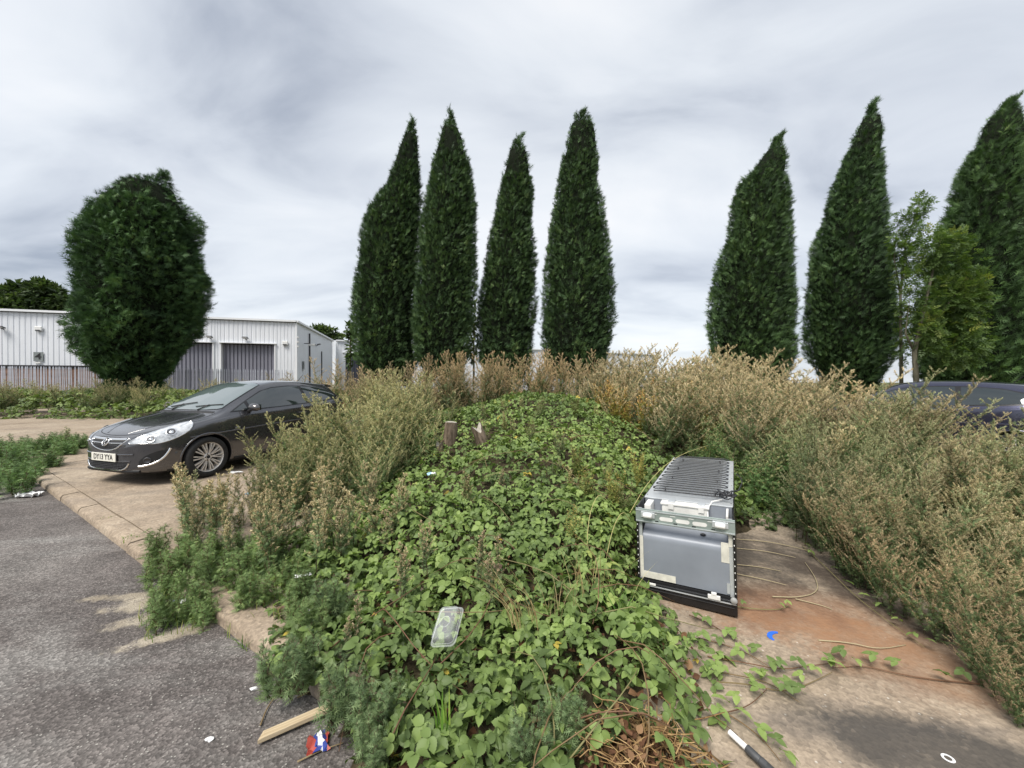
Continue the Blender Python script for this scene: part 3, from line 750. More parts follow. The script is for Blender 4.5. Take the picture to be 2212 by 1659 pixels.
def leafy_tree(label, base, blobs, n, size, mat, seed, bv=PN_V, bt=PN_T, trunk=None, tint=(1, 1, 1), name='broadleaf_tree', group=None, bright=0.0, shell=0.5, cat='tree', bark=None):
    """blobs: list of (x, y, z, rx, ry, rz, weight) in world space"""
    rs = np.random.RandomState(seed); base = Vector(base)
    root = empty(name, base); setp(root, label, cat, group)
    w = np.array([b[6] for b in blobs], float); w /= w.sum()
    bi = rs.choice(len(blobs), n, p=w); Bm = np.array([b[:6] for b in blobs], float)[bi]
    dv = rs.randn(n, 3); dv /= np.linalg.norm(dv, axis=1, keepdims=True)
    rho = rs.rand(n) ** shell
    pos = Bm[:, :3] + dv * Bm[:, 3:6] * rho[:, None]
    cl = fnoise(pos * np.array([1.3, 1.3, 1.6]) / max(0.6, Bm[:, 3].mean() * 0.8) + seed, 3)
    keep = cl > 0.40
    pos, dv, rho, cl, Bm = pos[keep], dv[keep], rho[keep], cl[keep], Bm[keep]; n = len(pos)
    d = dv * 0.8 + rs.randn(n, 3) * 0.6 + np.array([0, 0, -0.15])
    nr = np.array([0, 0, 1.0]) + rs.randn(n, 3) * 0.5
    M = frames(d, nr, rs.uniform(size[0], size[1], n))
    V, T = inst(bv, bt, M, pos - np.array(base))
    rnd = np.clip(0.35 + bright + 0.9 * (cl - 0.55) + 0.25 * dv[:, 2] * rho + 0.16 * rs.randn(n), 0, 1)
    cr = link('crown', mesh_tri('crown', V, T, mat, np.repeat(rnd, len(bt))), root); cr.color = (*tint, 1)
    m = MB()
    for pts, r0, r1 in (trunk or []):
        pts = [Vector(p) - base for p in pts]; k = len(pts)
        m.tube(pts, [r0 + (r1 - r0) * i / (k - 1) for i in range(k)], 7)
    if trunk: m.build('trunk', bark or M_BARKG, root, True)
    return root
def pb(u, v, Y, ru, rv, w, rd=None):
    p = PT(u, v, Y); k = Y / FPX; q = k / math.sqrt(1 + (p.x / p.y * 0.8) ** 2)
    return (p.x, p.y, p.z, ru * q, (rd or ru) * 0.8 * q, rv * k, w)
YA = 13.2
ab = G(1985, 825 + 1.45 * FPX / YA)
leafy_tree('pale yellow-green leafy tree in front of the rightmost conifer', ab,
    [pb(2010, 545, YA, 35, 50, 1.2), pb(2060, 575, YA, 55, 45, 2), pb(2095, 640, YA, 38, 60, 1.6), pb(2045, 660, YA, 55, 65, 2.6), pb(2000, 720, YA, 42, 60, 1.2), pb(2075, 740, YA, 60, 55, 2), pb(1975, 620, YA, 22, 60, .5), pb(2050, 520, YA, 40, 22, .6)],
    5200, (0.16, 0.30), M_ASH, 31, trunk=[([ab, PT(1975, 760, YA), PT(1990, 690, YA), PT(2010, 600, YA), PT(2030, 520, YA)], 0.09, 0.02), ([PT(1982, 730, YA), PT(2030, 680, YA), PT(2075, 620, YA)], 0.05, 0.015), ([PT(1975, 760, YA), PT(1955, 720, YA), PT(1965, 640, YA)], 0.04, 0.012)], tint=(1.0, 1.04, 1.15), group='leafy trees by the conifers', bright=0.16)
YB = 15.2
bb = G(1948, 825 + 1.45 * FPX / YB)
leafy_tree('thin see-through leafy tree in the gap between the last two conifers', bb,
    [pb(1960, 490, YB, 32, 40, 1), pb(1985, 450, YB, 18, 24, .5), pb(1940, 540, YB, 22, 50, .8), pb(1975, 560, YB, 36, 50, .8), pb(1945, 640, YB, 14, 70, .8), pb(1950, 730, YB, 12, 60, .5)],
    1500, (0.16, 0.30), M_ASH, 37, trunk=[([bb, PT(1946, 740, YB), PT(1944, 640, YB), PT(1955, 520, YB), PT(1985, 440, YB)], 0.07, 0.012), ([PT(1944, 640, YB), PT(1930, 560, YB), PT(1935, 500, YB)], 0.03, 0.01)], tint=(1.15, 1.2, 1.3), group='leafy trees by the conifers', bright=0.1)
M_BROAD = foliage('broadleaf_mass', [(0.0, (0.020, 0.036, 0.014)), (0.5, (0.050, 0.080, 0.028)), (1.0, (0.12, 0.16, 0.055))], 0.55, 0.3)
YC = 50.0
cb = PT(60, 825, YC); cb.z = 0
leafy_tree('round-topped green tree rising behind the roof of the white unit', cb,
    [pb(30, 655, YC, 60, 36, 2), pb(95, 640, YC, 50, 32, 2), pb(130, 660, YC, 40, 34, 1.5), pb(-20, 660, YC, 50, 40, 1.5), pb(60, 690, YC, 110, 50, 3), pb(90, 617, YC, 22, 10, .4), pb(40, 622, YC, 20, 12, .3)],
    9000, (0.5, 0.95), M_BROAD, 41, LF_V, LF_T, trunk=[([cb, PT(60, 760, YC), PT(62, 660, YC)], 0.5, 0.1)], group='trees behind the buildings', shell=0.4)
YD = 66.0
db = PT(708, 825, YD); db.z = 0
leafy_tree('small pale green tree showing over the end of the white roof', db,
    [pb(705, 722, YD, 26, 16, 2), pb(690, 714, YD, 14, 10, .7), pb(722, 730, YD, 18, 12, 1), pb(706, 745, YD, 30, 20, 1), pb(668, 715, YD, 8, 4, .15)],
    2600, (0.5, 1.0), M_BROAD, 43, LF_V, LF_T, trunk=[([db, PT(708, 780, YD), PT(706, 730, YD)], 0.4, 0.1)], tint=(1.5, 1.4, 1.3), group='trees behind the buildings', shell=0.5)
YE = 27.0
eb = PT(756, 825, YE); eb.z = 0
leafy_tree('pale shrub showing past the left edge of the central conifers', eb, [pb(757, 715, YE, 10, 18, 1), pb(760, 760, YE, 12, 40, 1)],
    420, (0.2, 0.4), M_BROAD, 47, LF_V, LF_T, trunk=[([eb, PT(757, 760, YE), PT(757, 705, YE)], 0.1, 0.03)], tint=(1.4, 1.45, 1.1), name='shrub', group='trees behind the buildings', cat='shrub')
fb_ = PT(1023, 825, YE); fb_.z = 0
leafy_tree('thin olive bush seen in the slit between the second and third central conifers', fb_, [pb(1026, 690, YE, 7, 40, 1), pb(1022, 750, YE, 10, 40, 1)],
    500, (0.2, 0.4), M_BROAD, 49, LF_V, LF_T, trunk=[([fb_, PT(1024, 700, YE)], 0.1, 0.03)], tint=(1.5, 1.35, 1.0), name='shrub', group='trees behind the buildings', cat='shrub')
# ================================================================== CARS
M_TYRE = plain('tyre_rubber', (0.017, 0.017, 0.017), 0.8, var=0.3, scale=30)
M_ALLOY = plain('alloy_rim', (0.66, 0.63, 0.59), 0.42, 0.35, var=0.15, scale=40)
M_CHROME = plain('chrome_trim', (0.80, 0.80, 0.80), 0.12, 1.0, var=0.04)
M_GLOSSK = plain('gloss_black_trim', (0.012, 0.012, 0.013), 0.25, var=0.1)
M_PLATE = plain('cream_number_plate', (0.74, 0.72, 0.64), 0.45, var=0.03)
M_RED = plain('red_lamp_lens', (0.30, 0.012, 0.015), 0.15, var=0.15)
M_MESHK = plain('black_mesh', (0.010, 0.010, 0.011), 0.6, var=0.2)
def m_glass():
    t = NT('car_glass'); t.base((0.020, 0.027, 0.027)); t.p.inputs['IOR'].default_value = 1.9; t.set(0.03, 0, 0.5); t.p.inputs['Coat Weight'].default_value = 0.6
    t.p.inputs['Coat Roughness'].default_value = 0.02; return t.m
M_GLASS = m_glass()
M_WSCR = m_glass(); M_WSCR.node_tree.nodes['Principled BSDF'].inputs['Base Color'].default_value = (0.10, 0.13, 0.13, 1); M_WSCR.node_tree.nodes['Principled BSDF'].inputs['IOR'].default_value = 2.3
def m_lens():
    t = NT('headlamp_lens'); v = t.coord('Object'); n = t.noise(v, 14, 4, 0.6, 1.2)
    t.base(t.ramp(n, [(0.35, (0.36, 0.38, 0.40)), (0.6, (0.70, 0.72, 0.74))])); t.set(0.12, 0.25, 0.6); t.p.inputs['Coat Weight'].default_value = 1.0; return t.m
M_LENS = m_lens()

_x  = [0.0, 0.03, 0.08, 0.16, 0.28, 0.45, 0.8, 1.2, 2.0, 2.8, 3.2, 3.6, 3.82, 3.93, 3.98, 4.0]
_w  = [0.30, 0.46, 0.570, 0.665, 0.748, 0.808, 0.845, 0.855, 0.858, 0.857, 0.848, 0.812, 0.755, 0.68, 0.58, 0.46]
_zbx = [0, 0.05, 0.2, 0.6, 3.4, 3.8, 4.0]; _zb = [0.25, 0.20, 0.165, 0.155, 0.165, 0.21, 0.30]
_zsx = [0, 0.04, 0.1, 0.2, 0.35, 0.6, 0.9, 1.2, 1.6, 2.5, 3.2, 3.6, 3.85, 3.95, 4.0]
_zs  = [0.56, 0.60, 0.64, 0.685, 0.735, 0.80, 0.865, 0.91, 0.94, 0.985, 1.02, 1.03, 0.99, 0.86, 0.66]
_ztx = [0, 0.04, 0.09, 0.16, 0.3, 0.6, 0.92, 1.02, 1.2, 1.5, 1.8, 1.98, 2.3, 2.7, 3.2, 3.52, 3.66, 3.82, 3.92, 3.97, 4.0]
_zt  = [0.58, 0.645, 0.69, 0.735, 0.79, 0.875, 0.945, 0.985, 1.09, 1.255, 1.40, 1.448, 1.485, 1.48, 1.438, 1.385, 1.30, 1.10, 0.97, 0.86, 0.68]
_rx  = [0, 0.1, 0.3, 0.6, 0.92, 1.15, 1.45, 1.75, 2.0, 2.4, 3.0, 3.4, 3.6, 3.75, 3.9, 4.0]
_wr  = [0.26, 0.48, 0.60, 0.68, 0.715, 0.69, 0.635, 0.59, 0.567, 0.556, 0.545, 0.537, 0.535, 0.555, 0.56, 0.40]
_rd  = [0.008, 0.018, 0.028, 0.035, 0.045, 0.05, 0.055, 0.058, 0.05, 0.052, 0.045, 0.04, 0.06, 0.07, 0.05, 0.01]
def hermite(xs, ys, x):
    xs = np.array(xs); ys = np.array(ys); m = np.gradient(ys, xs)
    d = np.diff(ys) / np.diff(xs)
    for i in range(1, len(xs) - 1):
        m[i] = 0 if d[i - 1] * d[i] <= 0 else 2 * d[i - 1] * d[i] / (d[i - 1] + d[i])
    m[0] = d[0]; m[-1] = d[-1]
    i = np.clip(np.searchsorted(xs, x) - 1, 0, len(xs) - 2); h = xs[i + 1] - xs[i]; t = (x - xs[i]) / h
    return (2*t**3 - 3*t**2 + 1) * ys[i] + (t**3 - 2*t**2 + t) * h * m[i] + (-2*t**3 + 3*t**2) * ys[i + 1] + (t**3 - t**2) * h * m[i + 1]
def section(x):
    w = float(hermite(_x, _w, x)); zb = float(np.interp(x, _zbx, _zb)); zs = float(hermite(_zsx, _zs, x)); zt = float(hermite(_ztx, _zt, x))
    wr = float(np.interp(x, _rx, _wr)); zr = zt - float(np.interp(x, _rx, _rd)); wr = min(wr, w * 0.88)
    gh = max(0.0, min(1.0, (zr - zs - 0.03) / 0.15))          # 1 in the cabin, 0 at the bonnet
    ws = w * (0.945 + 0.015 * gh); zr = max(zr, zs + 0.012)
    zw = min(0.56, zs - 0.06)
    P = [(0, zb), (0.6 * w, zb), (0.90 * w, zb + 0.012), (0.965 * w, zb + 0.07), (0.985 * w, zb + 0.5 * (zw - zb)), (w, zw), (0.995 * w, zw + 0.55 * (zs - zw)), (0.982 * w, zs - 0.03), (ws, zs)]
    P.append((ws * 0.985, zs + 0.012 + 0.01 * gh))
    P.append((ws + (wr - ws) * 0.5 + 0.018 * gh, zs + (zr - zs) * 0.52 + 0.01))
    P += [(wr + 0.012 * gh, zr - 0.02 * gh), (wr * 0.93, zr + (zt - zr) * 0.35), (wr * 0.5, zr + (zt - zr) * 0.86), (0, zt)]
    return P
def car_body_mesh():
    xs = sorted(set([0, .008, .02, .04, .06, .09, .12, .16, .20, .25, .31, .38] + [round(0.45 + 0.075 * i, 3) for i in range(42)] + [3.62, 3.68, 3.74, 3.79, 3.84, 3.88, 3.92, 3.95, 3.975, 3.99, 4.0]))
    rows = []
    for x in xs:
        P = np.array(section(x)); n = len(P)
        s = np.concatenate([[0], np.cumsum(np.linalg.norm(np.diff(P, axis=0), axis=1))]); k = np.arange(n)
        tt = np.concatenate([np.linspace(i, i + 1, 4, endpoint=False) for i in range(n - 1)] + [[n - 1]])
        Y = hermite(k, P[:, 0], tt); Z = hermite(k, P[:, 1], tt)
        half = [(-a, b) for a, b in zip(Y, Z)]
        full = half + [(-a, b) for a, b in half[-2:0:-1]]
        rows.append([(x, a, b) for a, b in full])
    m = len(rows[0]); V = [p for r in rows for p in r]
    F = [(i * m + j, i * m + (j + 1) % m, (i + 1) * m + (j + 1) % m, (i + 1) * m + j) for i in range(len(rows) - 1) for j in range(m)]
    F += [tuple(range(m))[::-1], tuple((len(rows) - 1) * m + j for j in range(m))]
    return V, F
_V, _F = car_body_mesh()
BVH = BVHTree.FromPolygons([Vector(v) for v in _V], _F)
WHEELS = ((0.80, 0.305), (3.31, 0.305)); WR = 0.345
def cast(p, d):
    d = Vector(d).normalized(); o = Vector(p) - d * 3
    h = BVH.ray_cast(o, d, 8)
    if h[0] is None:
        h = BVH.find_nearest(Vector(p))
    n = h[1]
    if n.dot(d) > 0: n = -n
    return h[0], n
def dens(pts, step, closed=True):
    out = []; n = len(pts)
    for i in range(n if closed else n - 1):
        a = Vector(pts[i]); b = Vector(pts[(i + 1) % n]); k = max(1, int((b - a).length / step))
        out += [a + (b - a) * (j / k) for j in range(k)]
    if not closed: out.append(Vector(pts[-1]))
    return out
def smooth_poly(pts, it=1, closed=True):
    pts = [Vector(p) for p in pts]
    for _ in range(it):
        q = []; n = len(pts)
        for i in range(n if closed else n - 1):
            a, b = pts[i], pts[(i + 1) % n]
            q += [a * 0.75 + b * 0.25, a * 0.25 + b * 0.75]
        if not closed: q = [pts[0]] + q + [pts[-1]]
        pts = q
    return pts
def patch(name, pts, d, off, mat, parent, step=0.035, sm=0, thick=0.0):
    """a thin shell that follows the body inside the outline pts, seen along d"""
    if sm: pts = smooth_poly(pts, sm)
    d = Vector(d).normalized(); a = Vector((0, 0, 1)).cross(d)
    if a.length < 0.1: a = Vector((0, 1, 0))
    a.normalize(); b = d.cross(a).normalized()
    P = dens(pts, step); Q = [Vector((p.dot(a), p.dot(b))) for p in P]; n = len(Q)
    lo = Vector((min(q.x for q in Q), min(q.y for q in Q))); hi = Vector((max(q.x for q in Q), max(q.y for q in Q)))
    ins = []
    def inside(x, y):
        c = False
        for i in range(n):
            p, q = Q[i], Q[(i + 1) % n]
            if (p.y > y) != (q.y > y) and x < (q.x - p.x) * (y - p.y) / (q.y - p.y + 1e-12) + p.x: c = not c
        return c
    yy = lo.y + step * .5
    while yy < hi.y:
        xx = lo.x + step * .5
        while xx < hi.x:
            if inside(xx, yy) and min((Vector((xx, yy)) - q).length for q in Q) > step * 0.5: ins.append(Vector((xx, yy)))
            xx += step
        yy += step
    r = delaunay_2d_cdt(Q + ins, [(i, (i + 1) % n) for i in range(n)], [], 1, 1e-6)
    V = []
    for v in r[0]:
        h, nn = cast(a * v.x + b * v.y, d); V.append(h + nn * off)
    F = []
    for f in r[2]:
        p = [V[i] for i in f]
        F.append(tuple(f) if (p[1] - p[0]).cross(p[2] - p[0]).dot(d) < 0 else tuple(f[::-1]))
    me = mesh_py(name, V, F, mat, True)
    return link(name, me, parent)
def ribbon(name, pts, d, w, off, mat, parent, step=0.03, sm=0, closed=False, h=None):
    """a thin raised strip lying on the body along the line pts"""
    if sm: pts = smooth_poly(pts, sm, closed)
    P = dens(pts, step, closed); H = [cast(p, d) for p in P]; n = len(H); V = []; F = []
    for i, (p, nn) in enumerate(H):
        q = H[(i + 1) % n][0] if (closed or i < n - 1) else p; o = H[i - 1][0] if (closed or i > 0) else p
        t = (q - o).normalized(); s = t.cross(nn).normalized()
        V += [p - s * w / 2 - nn * 0.004, p - s * w * 0.35 + nn * off, p + s * w * 0.35 + nn * off, p + s * w / 2 - nn * 0.004]
    for i in range(n if closed else n - 1):
        k, l = i * 4, ((i + 1) % n) * 4
        for j in range(3): F.append((k + j, k + j + 1, l + j + 1, l + j))
    return link(name, mesh_py(name, V, F, mat, True), parent)

def make_wheel(parent, x, side, rot):
    wroot = MB()
    R = 0.308; hw = 0.10
    prof = [(0.222, -hw * .95), (0.25, -hw), (0.285, -hw * .98), (0.302, -hw * .8), (R, -hw * .45), (R, hw * .45), (0.302, hw * .8), (0.285, hw * .98), (0.25, hw), (0.222, hw * .95)]
    w = empty('wheel', (x, side * 0.745, 0.305)); w.parent = parent
    w.rotation_euler = (0, rot, 0)
    wroot.lathe(prof, 48, 'y', closed=True)
    t = wroot.build('tyre', M_TYRE, w, True)
    for k, yy in enumerate((-0.045, 0, 0.045)):
        pass
    b = MB().lathe([(0.222, side * 0.092), (0.216, side * 0.085), (0.205, side * 0.06), (0.198, side * -0.06)], 48, 'y'); b.build('rim', M_ALLOY, w, True)
    MB().lathe([(0.195, side * 0.0), (0.0, side * 0.0)], 32, 'y').build('brake_disc', M_MESHK, w)
    sp = MB()
    for k in range(10):
        a0 = 2 * math.pi * k / 10
        for da in (-0.095, 0.095):
            a1, a2 = a0 + da * 0.55, a0 + da * 1.25
            p0 = Vector((math.cos(a1) * 0.045, side * 0.068, math.sin(a1) * 0.045)); p1 = Vector((math.cos(a2) * 0.213, side * 0.083, math.sin(a2) * 0.213))
            u = (p1 - p0).normalized(); yv = Vector((0, 1, 0)); s = u.cross(yv).normalized()
            w0, w1 = 0.008, 0.011; V = []
            for p, ww in ((p0, w0), ((p0 + p1) / 2 + yv * side * 0.012, w0 * 1.05), (p1, w1)):
                V += [p - s * ww - yv * side * 0.03, p - s * ww * .8, p + s * ww * .8, p + s * ww - yv * side * 0.03]
            F = [(i * 4 + j, i * 4 + (j + 1) % 4, i * 4 + 4 + (j + 1) % 4, i * 4 + 4 + j) for i in range(2) for j in range(4)]
            sp.add(V, F)
    sp.build('spokes', M_ALLOY, w)
    MB().lathe([(0.058, side * 0.05), (0.056, side * 0.078), (0.036, side * 0.084), (0.032, side * 0.078), (0.0, side * 0.080)], 24, 'y').build('hub_cap', M_ALLOY, w, True)
    for k in range(5):
        a = 2 * math.pi * (k + .5) / 5
        MB().lathe([(0.009, side * 0.07), (0.009, side * 0.0855), (0, side * 0.0855)], 8, 'y', (0.046 * math.cos(a), 0, 0.046 * math.sin(a))).build('wheel_bolt', M_MESHK, w)
    MB().lathe([(0.026, side * 0.079), (0.024, side * 0.087), (0, side * 0.089)], 16, 'y').build('centre_badge', M_MESHK, w, True)

def make_car(label, loc, rz, paint, plate=None, group='parked cars'):
    car = empty('parked_car', loc, rz); setp(car, label, 'car', group)
    # --- body with wheel arches cut out
    ob = link('body_tmp', mesh_py('body', _V, _F, None, True))
    cm = MB()
    for wx, wz in WHEELS:
        for sd in (-1, 1):
            k = 40; V = []
            for j in range(k):
                a = 2 * math.pi * j / k
                for yy in (0.52, 1.1): V.append((wx + WR * math.cos(a), sd * yy, wz + 0.005 + WR * math.sin(a)))
            F = [(2 * j, 2 * j + 1, (2 * j + 3) % (2 * k), (2 * j + 2) % (2 * k)) for j in range(k)]
            F += [tuple(2 * j for j in range(k))[::-1], tuple(2 * j + 1 for j in range(k))]
            if sd < 0: F = [f[::-1] for f in F]
            cm.add(V, F)
    cut = link('cut_tmp', mesh_py('cut', cm.V, cm.F))
    bm = bmesh.new(); bm.from_mesh(cut.data); bmesh.ops.recalc_face_normals(bm, faces=bm.faces); bm.to_mesh(cut.data); bm.free()
    bm = bmesh.new(); bm.from_mesh(ob.data); bmesh.ops.recalc_face_normals(bm, faces=bm.faces); bm.to_mesh(ob.data); bm.free()
    md = ob.modifiers.new('b', 'BOOLEAN'); md.operation = 'DIFFERENCE'; md.object = cut; md.solver = 'EXACT'
    dg = bpy.context.evaluated_depsgraph_get()
    me = bpy.data.meshes.new_from_object(ob.evaluated_get(dg)); me.name = 'body'
    bpy.data.objects.remove(ob); bpy.data.objects.remove(cut)
    me.materials.clear(); me.materials.append(paint); me.materials.append(M_MESHK)
    for p in me.polygons:
        c = p.center; p.use_smooth = True; p.material_index = 0
        for wx, wz in WHEELS:
            if math.hypot(c.x - wx, c.z - wz - 0.005) < WR + 0.004 and abs(c.y) > 0.5 and c.z < 0.68: p.material_index = 1
        if c.z < 0.205: p.material_index = 1
    me.set_sharp_from_angle(angle=rad(38))
    body = link('body', me, car)
    for wx, wz in WHEELS:
        for sd in (-1, 1):
            make_wheel(car, wx, sd, 0.3 * wx + sd * 0.2)
            arc = [Vector((wx + (WR + 0.012) * math.cos(a), sd, wz + 0.005 + (WR + 0.012) * math.sin(a))) for a in np.linspace(-0.12, math.pi + 0.12, 30)]
            ribbon('arch_lip', arc, (0, -sd, 0), 0.026, 0.009, paint, car)
    LS_ = (0, 1, 0)
    def mir(pts): return [Vector((p[0], -p[1], p[2])) for p in pts]
    # --- glazing
    ws = [(1.035, 0), (1.04, -.2), (1.06, -.4), (1.10, -.58), (1.14, -.635), (1.45, -.595), (1.75, -.553), (1.87, -.525), (1.915, -.40), (1.935, -.2), (1.94, 0)]
    ws = ws + [(x, -y) for x, y in ws[-2:0:-1]]
    ws = [Vector((x, y, 2)) for x, y in ws]
    patch('windscreen_seal', [Vector((1.44 + (p.x - 1.44) * 1.03, p.y * 1.03, 2)) for p in ws], (0, 0, -1), 0.003, M_GLOSSK, car)
    patch('windscreen', ws, (0, 0, -1), 0.006, M_WSCR, car)
    bw = [(3.56, -.44), (3.80, -.52), (3.80, .52), (3.56, .44)]
    patch('rear_window', [Vector((x, y, 2)) for x, y in bw], (0, 0, -1), 0.005, M_GLASS, car)
    for sd in (-1, 1):
        d = (0, -sd, 0)
        def S(l): return [Vector((x, sd * 1.5, z)) for x, z in l]
        surround = [(1.16, .955), (1.32, 1.045), (1.55, 1.165), (1.80, 1.29), (2.05, 1.352), (2.4, 1.378), (2.8, 1.372), (3.15, 1.335), (3.40, 1.265), (3.60, 1.145), (3.52, 1.085), (3.2, 1.055), (2.6, 1.02), (1.9, .985), (1.5, .965)]
        patch('window_surround', S(surround), d, 0.003, M_GLOSSK, car)
        patch('side_window', S([(1.215, .972), (1.33, 1.036), (1.44, 1.092), (1.455, .982)]), d, 0.006, M_GLASS, car, 0.03)
        patch('side_window', S([(1.50, .985), (1.50, 1.125), (1.66, 1.205), (1.83, 1.285), (2.05, 1.335), (2.38, 1.360), (2.62, 1.360), (2.67, 1.035), (2.1, 1.005)]), d, 0.006, M_GLASS, car)
        patch('side_window', S([(2.73, 1.045), (2.69, 1.357), (2.95, 1.343), (3.18, 1.312), (3.37, 1.252), (3.53, 1.15), (3.46, 1.098), (3.1, 1.068)]), d, 0.006, M_GLASS, car)
        # door outline, sill line and shut lines
        door = [(1.30, .985), (1.305, .80), (1.33, .55), (1.40, .36), (1.50, .27), (2.3, .255), (2.62, .265), (2.72, .40), (2.75, .70), (2.74, 1.03)]
        ribbon('door_shut_line', S(door), d, 0.011, 0.0022, M_MESHK, car)
        ribbon('side_crease', S([(0.55, .635), (1.0, .66), (1.8, .70), (2.8, .745), (3.6, .77)]), d, 0.02, 0.004, paint, car)
        ribbon('sill_trim', S([(1.2, .215), (2.0, .205), (2.95, .215)]), d, 0.055, 0.010, M_MESHK, car)
        ribbon('fender_shut_line', S([(0.47, .62), (0.42, .645), (.36, .665)]), d, 0.010, 0.0022, M_MESHK, car)
        hd = MB().box((0, 0, 0), (0.17, 0.035, 0.028)).build('door_handle', paint, car); h, nn = cast((2.52, sd, .86), d); hd.location = h + nn * 0.018; rounded(hd, 0.008)
        # side badge
        bd = MB().box((0, 0, 0), (0.075, 0.012, 0.035)).build('side_repeater', M_CHROME, car); h, nn = cast((1.24, sd, .70), d); bd.location = h + nn * 0.004
        bd.rotation_euler = (0, 0, 0); rounded(bd, 0.004)
        bt = MB().box((0, 0, 0), (0.05, 0.006, 0.014)).build('trim_badge', M_CHROME, car); h, nn = cast((1.25, sd, .655), d); bt.location = h + nn * 0.003
        # headlamp (wraps round the corner)
        dd = Vector((0.72, -sd * 0.69, 0))
        hl = [(0.075, .43, .595), (0.055, .40, .612), (0.12, .505, .685), (0.24, .60, .755), (0.42, .69, .822), (0.58, .735, .858), (0.63, .765, .835), (0.60, .79, .765), (0.48, .78, .680), (0.33, .74, .618), (0.22, .67, .590), (0.155, .57, .602)]
        hl = [Vector((x, sd * y, z)) for x, y, z in hl]
        ce = sum(hl, Vector()) / len(hl)
        patch('headlight_rim', [ce + (p - ce) * 1.045 for p in hl], dd, 0.0025, M_GLOSSK, car, 0.03, 1)
        hlo = patch('headlight', hl, dd, 0.007, M_LENS, car, 0.028, 1)
        for (fx, fy, fz, rr_) in ((0.215, .60, .655, .056), (0.40, .70, .735, .062)):
            h, nn = cast((fx, sd * fy, fz), dd); q = nn.to_track_quat('Z', 'Y')
            bwl = MB().lathe([(rr_, 0.009), (rr_ * .93, 0.013), (rr_ * .8, 0.011), (rr_ * .45, 0.010), (rr_ * .4, 0.015), (0, 0.018)], 24).build('lamp_bowl', M_CHROME, hlo, True)
            bwl.location = h; bwl.rotation_mode = 'QUATERNION'; bwl.rotation_quaternion = q
            MB().lathe([(rr_ * .78, 0.0125), (rr_ * .46, 0.0125)], 24).build('lamp_shadow_ring', M_LAMP, bwl)  # dark ring painting the shade inside the lamp bowl
        ribbon('lamp_edge', hl, dd, 0.014, 0.012, M_CHROME, hlo, 0.03, 1, True)
        # fog lamp pocket with chrome fin
        fg = [(0.13, .50, .305), (0.11, .53, .37), (0.15, .60, .44), (0.24, .685, .49), (0.33, .745, .505), (0.31, .74, .43), (0.25, .70, .345), (0.19, .62, .30)]
        fg = [Vector((x, sd * y, z)) for x, y, z in fg]
        fp = patch('fog_lamp_pocket', fg, dd, 0.003, M_MESHK, car, 0.03, 1)
        ribbon('chrome_fin', [Vector((x, sd * y, z)) for x, y, z in ((0.345, .755, .515), (0.325, .75, .47), (0.28, .725, .39), (0.22, .67, .325), (0.16, .575, .292), (0.13, .50, .286))], dd, 0.030, 0.012, M_CHROME, fp, 0.02, 1)
        h, nn = cast((0.165, sd * .60, .365), dd)
        fl = MB().lathe([(0.045, 0.002), (0.043, 0.012), (0.034, 0.014), (0.030, 0.008), (0, 0.008)], 24).build('fog_lamp', M_LAMP, fp, True)
        fl.location = h; fl.rotation_mode = 'QUATERNION'; fl.rotation_quaternion = nn.to_track_quat('Z', 'Y')
        # tail lamp
        tl = [(3.66, .80, .97), (3.80, .74, 1.01), (3.90, .66, .97), (3.95, .62, .84), (3.92, .66, .76), (3.80, .76, .80), (3.70, .80, .88)]
        patch('tail_light', [Vector((x, sd * y, z)) for x, y, z in tl], (-0.6, -sd * 0.8, 0), 0.006, M_RED, car, 0.03, 1)
        # door mirror
        mr = empty('door_mirror', (1.47, sd * 0.93, 1.025)); mr.parent = car
        V = []; F = []; nu, nv = 10, 16
        for i in range(nu + 1):
            for j in range(nv):
                a = math.pi * i / nu; b = 2 * math.pi * j / nv
                sx = math.cos(a); r = math.sin(a) ** 0.8
                V.append((0.075 * r * math.cos(b) if math.cos(b) < 0 else 0.045 * r * math.cos(b), sd * (0.115 * -sx), 0.066 * r * math.sin(b) + 0.008 * sx))
        F = [(i * nv + j, i * nv + (j + 1) % nv, (i + 1) * nv + (j + 1) % nv, (i + 1) * nv + j) for i in range(nu) for j in range(nv)]
        link('mirror_housing', mesh_py('mirror_housing', V, F, paint, True), mr)
        MB().box((0.047, 0, 0), (0.006, 0.18, 0.095)).build('mirror_glass', M_GLASS, mr)
        MB().tube([(-0.01, sd * -0.15, -0.075), (-0.01, sd * -0.09, -0.06), (0, sd * -0.05, -0.03)], [0.028, 0.026, 0.03], 8).build('mirror_arm', M_MESHK, mr, True)
    # --- bonnet shut line, grille, bumper
    bl = [(1.02, -.66, 2), (0.75, -.665, 2), (0.5, -.635, 2), (0.28, -.56, 2), (0.17, -.45, 2), (0.115, -.3, 2), (0.09, 0, 2)]
    bl = bl + [(x, -y, z) for x, y, z in bl[-2::-1]]
    ribbon('bonnet_shut_line', bl, (0, 0, -1), 0.012, 0.0022, M_MESHK, car, 0.03, 1)
    for sd in (-1, 1):
        ribbon('bonnet_crease', [(0.98, sd * .47, 2), (0.6, sd * .46, 2), (0.3, sd * .36, 2), (0.14, sd * .22, 2)], (0, 0, -1), 0.03, 0.004, paint, car, 0.03, 1)
    FD = (1, 0, 0)
    def Fr(l): return [Vector((-1, y, z)) for y, z in l]
    gr = [(-.37, .665), (-.2, .672), (0, .674), (.2, .672), (.37, .665), (.345, .615), (.25, .545), (.12, .512), (0, .505), (-.12, .512), (-.25, .545), (-.345, .615)]
    gp = patch('grille', Fr(gr), FD, 0.004, M_MESHK, car, 0.03)
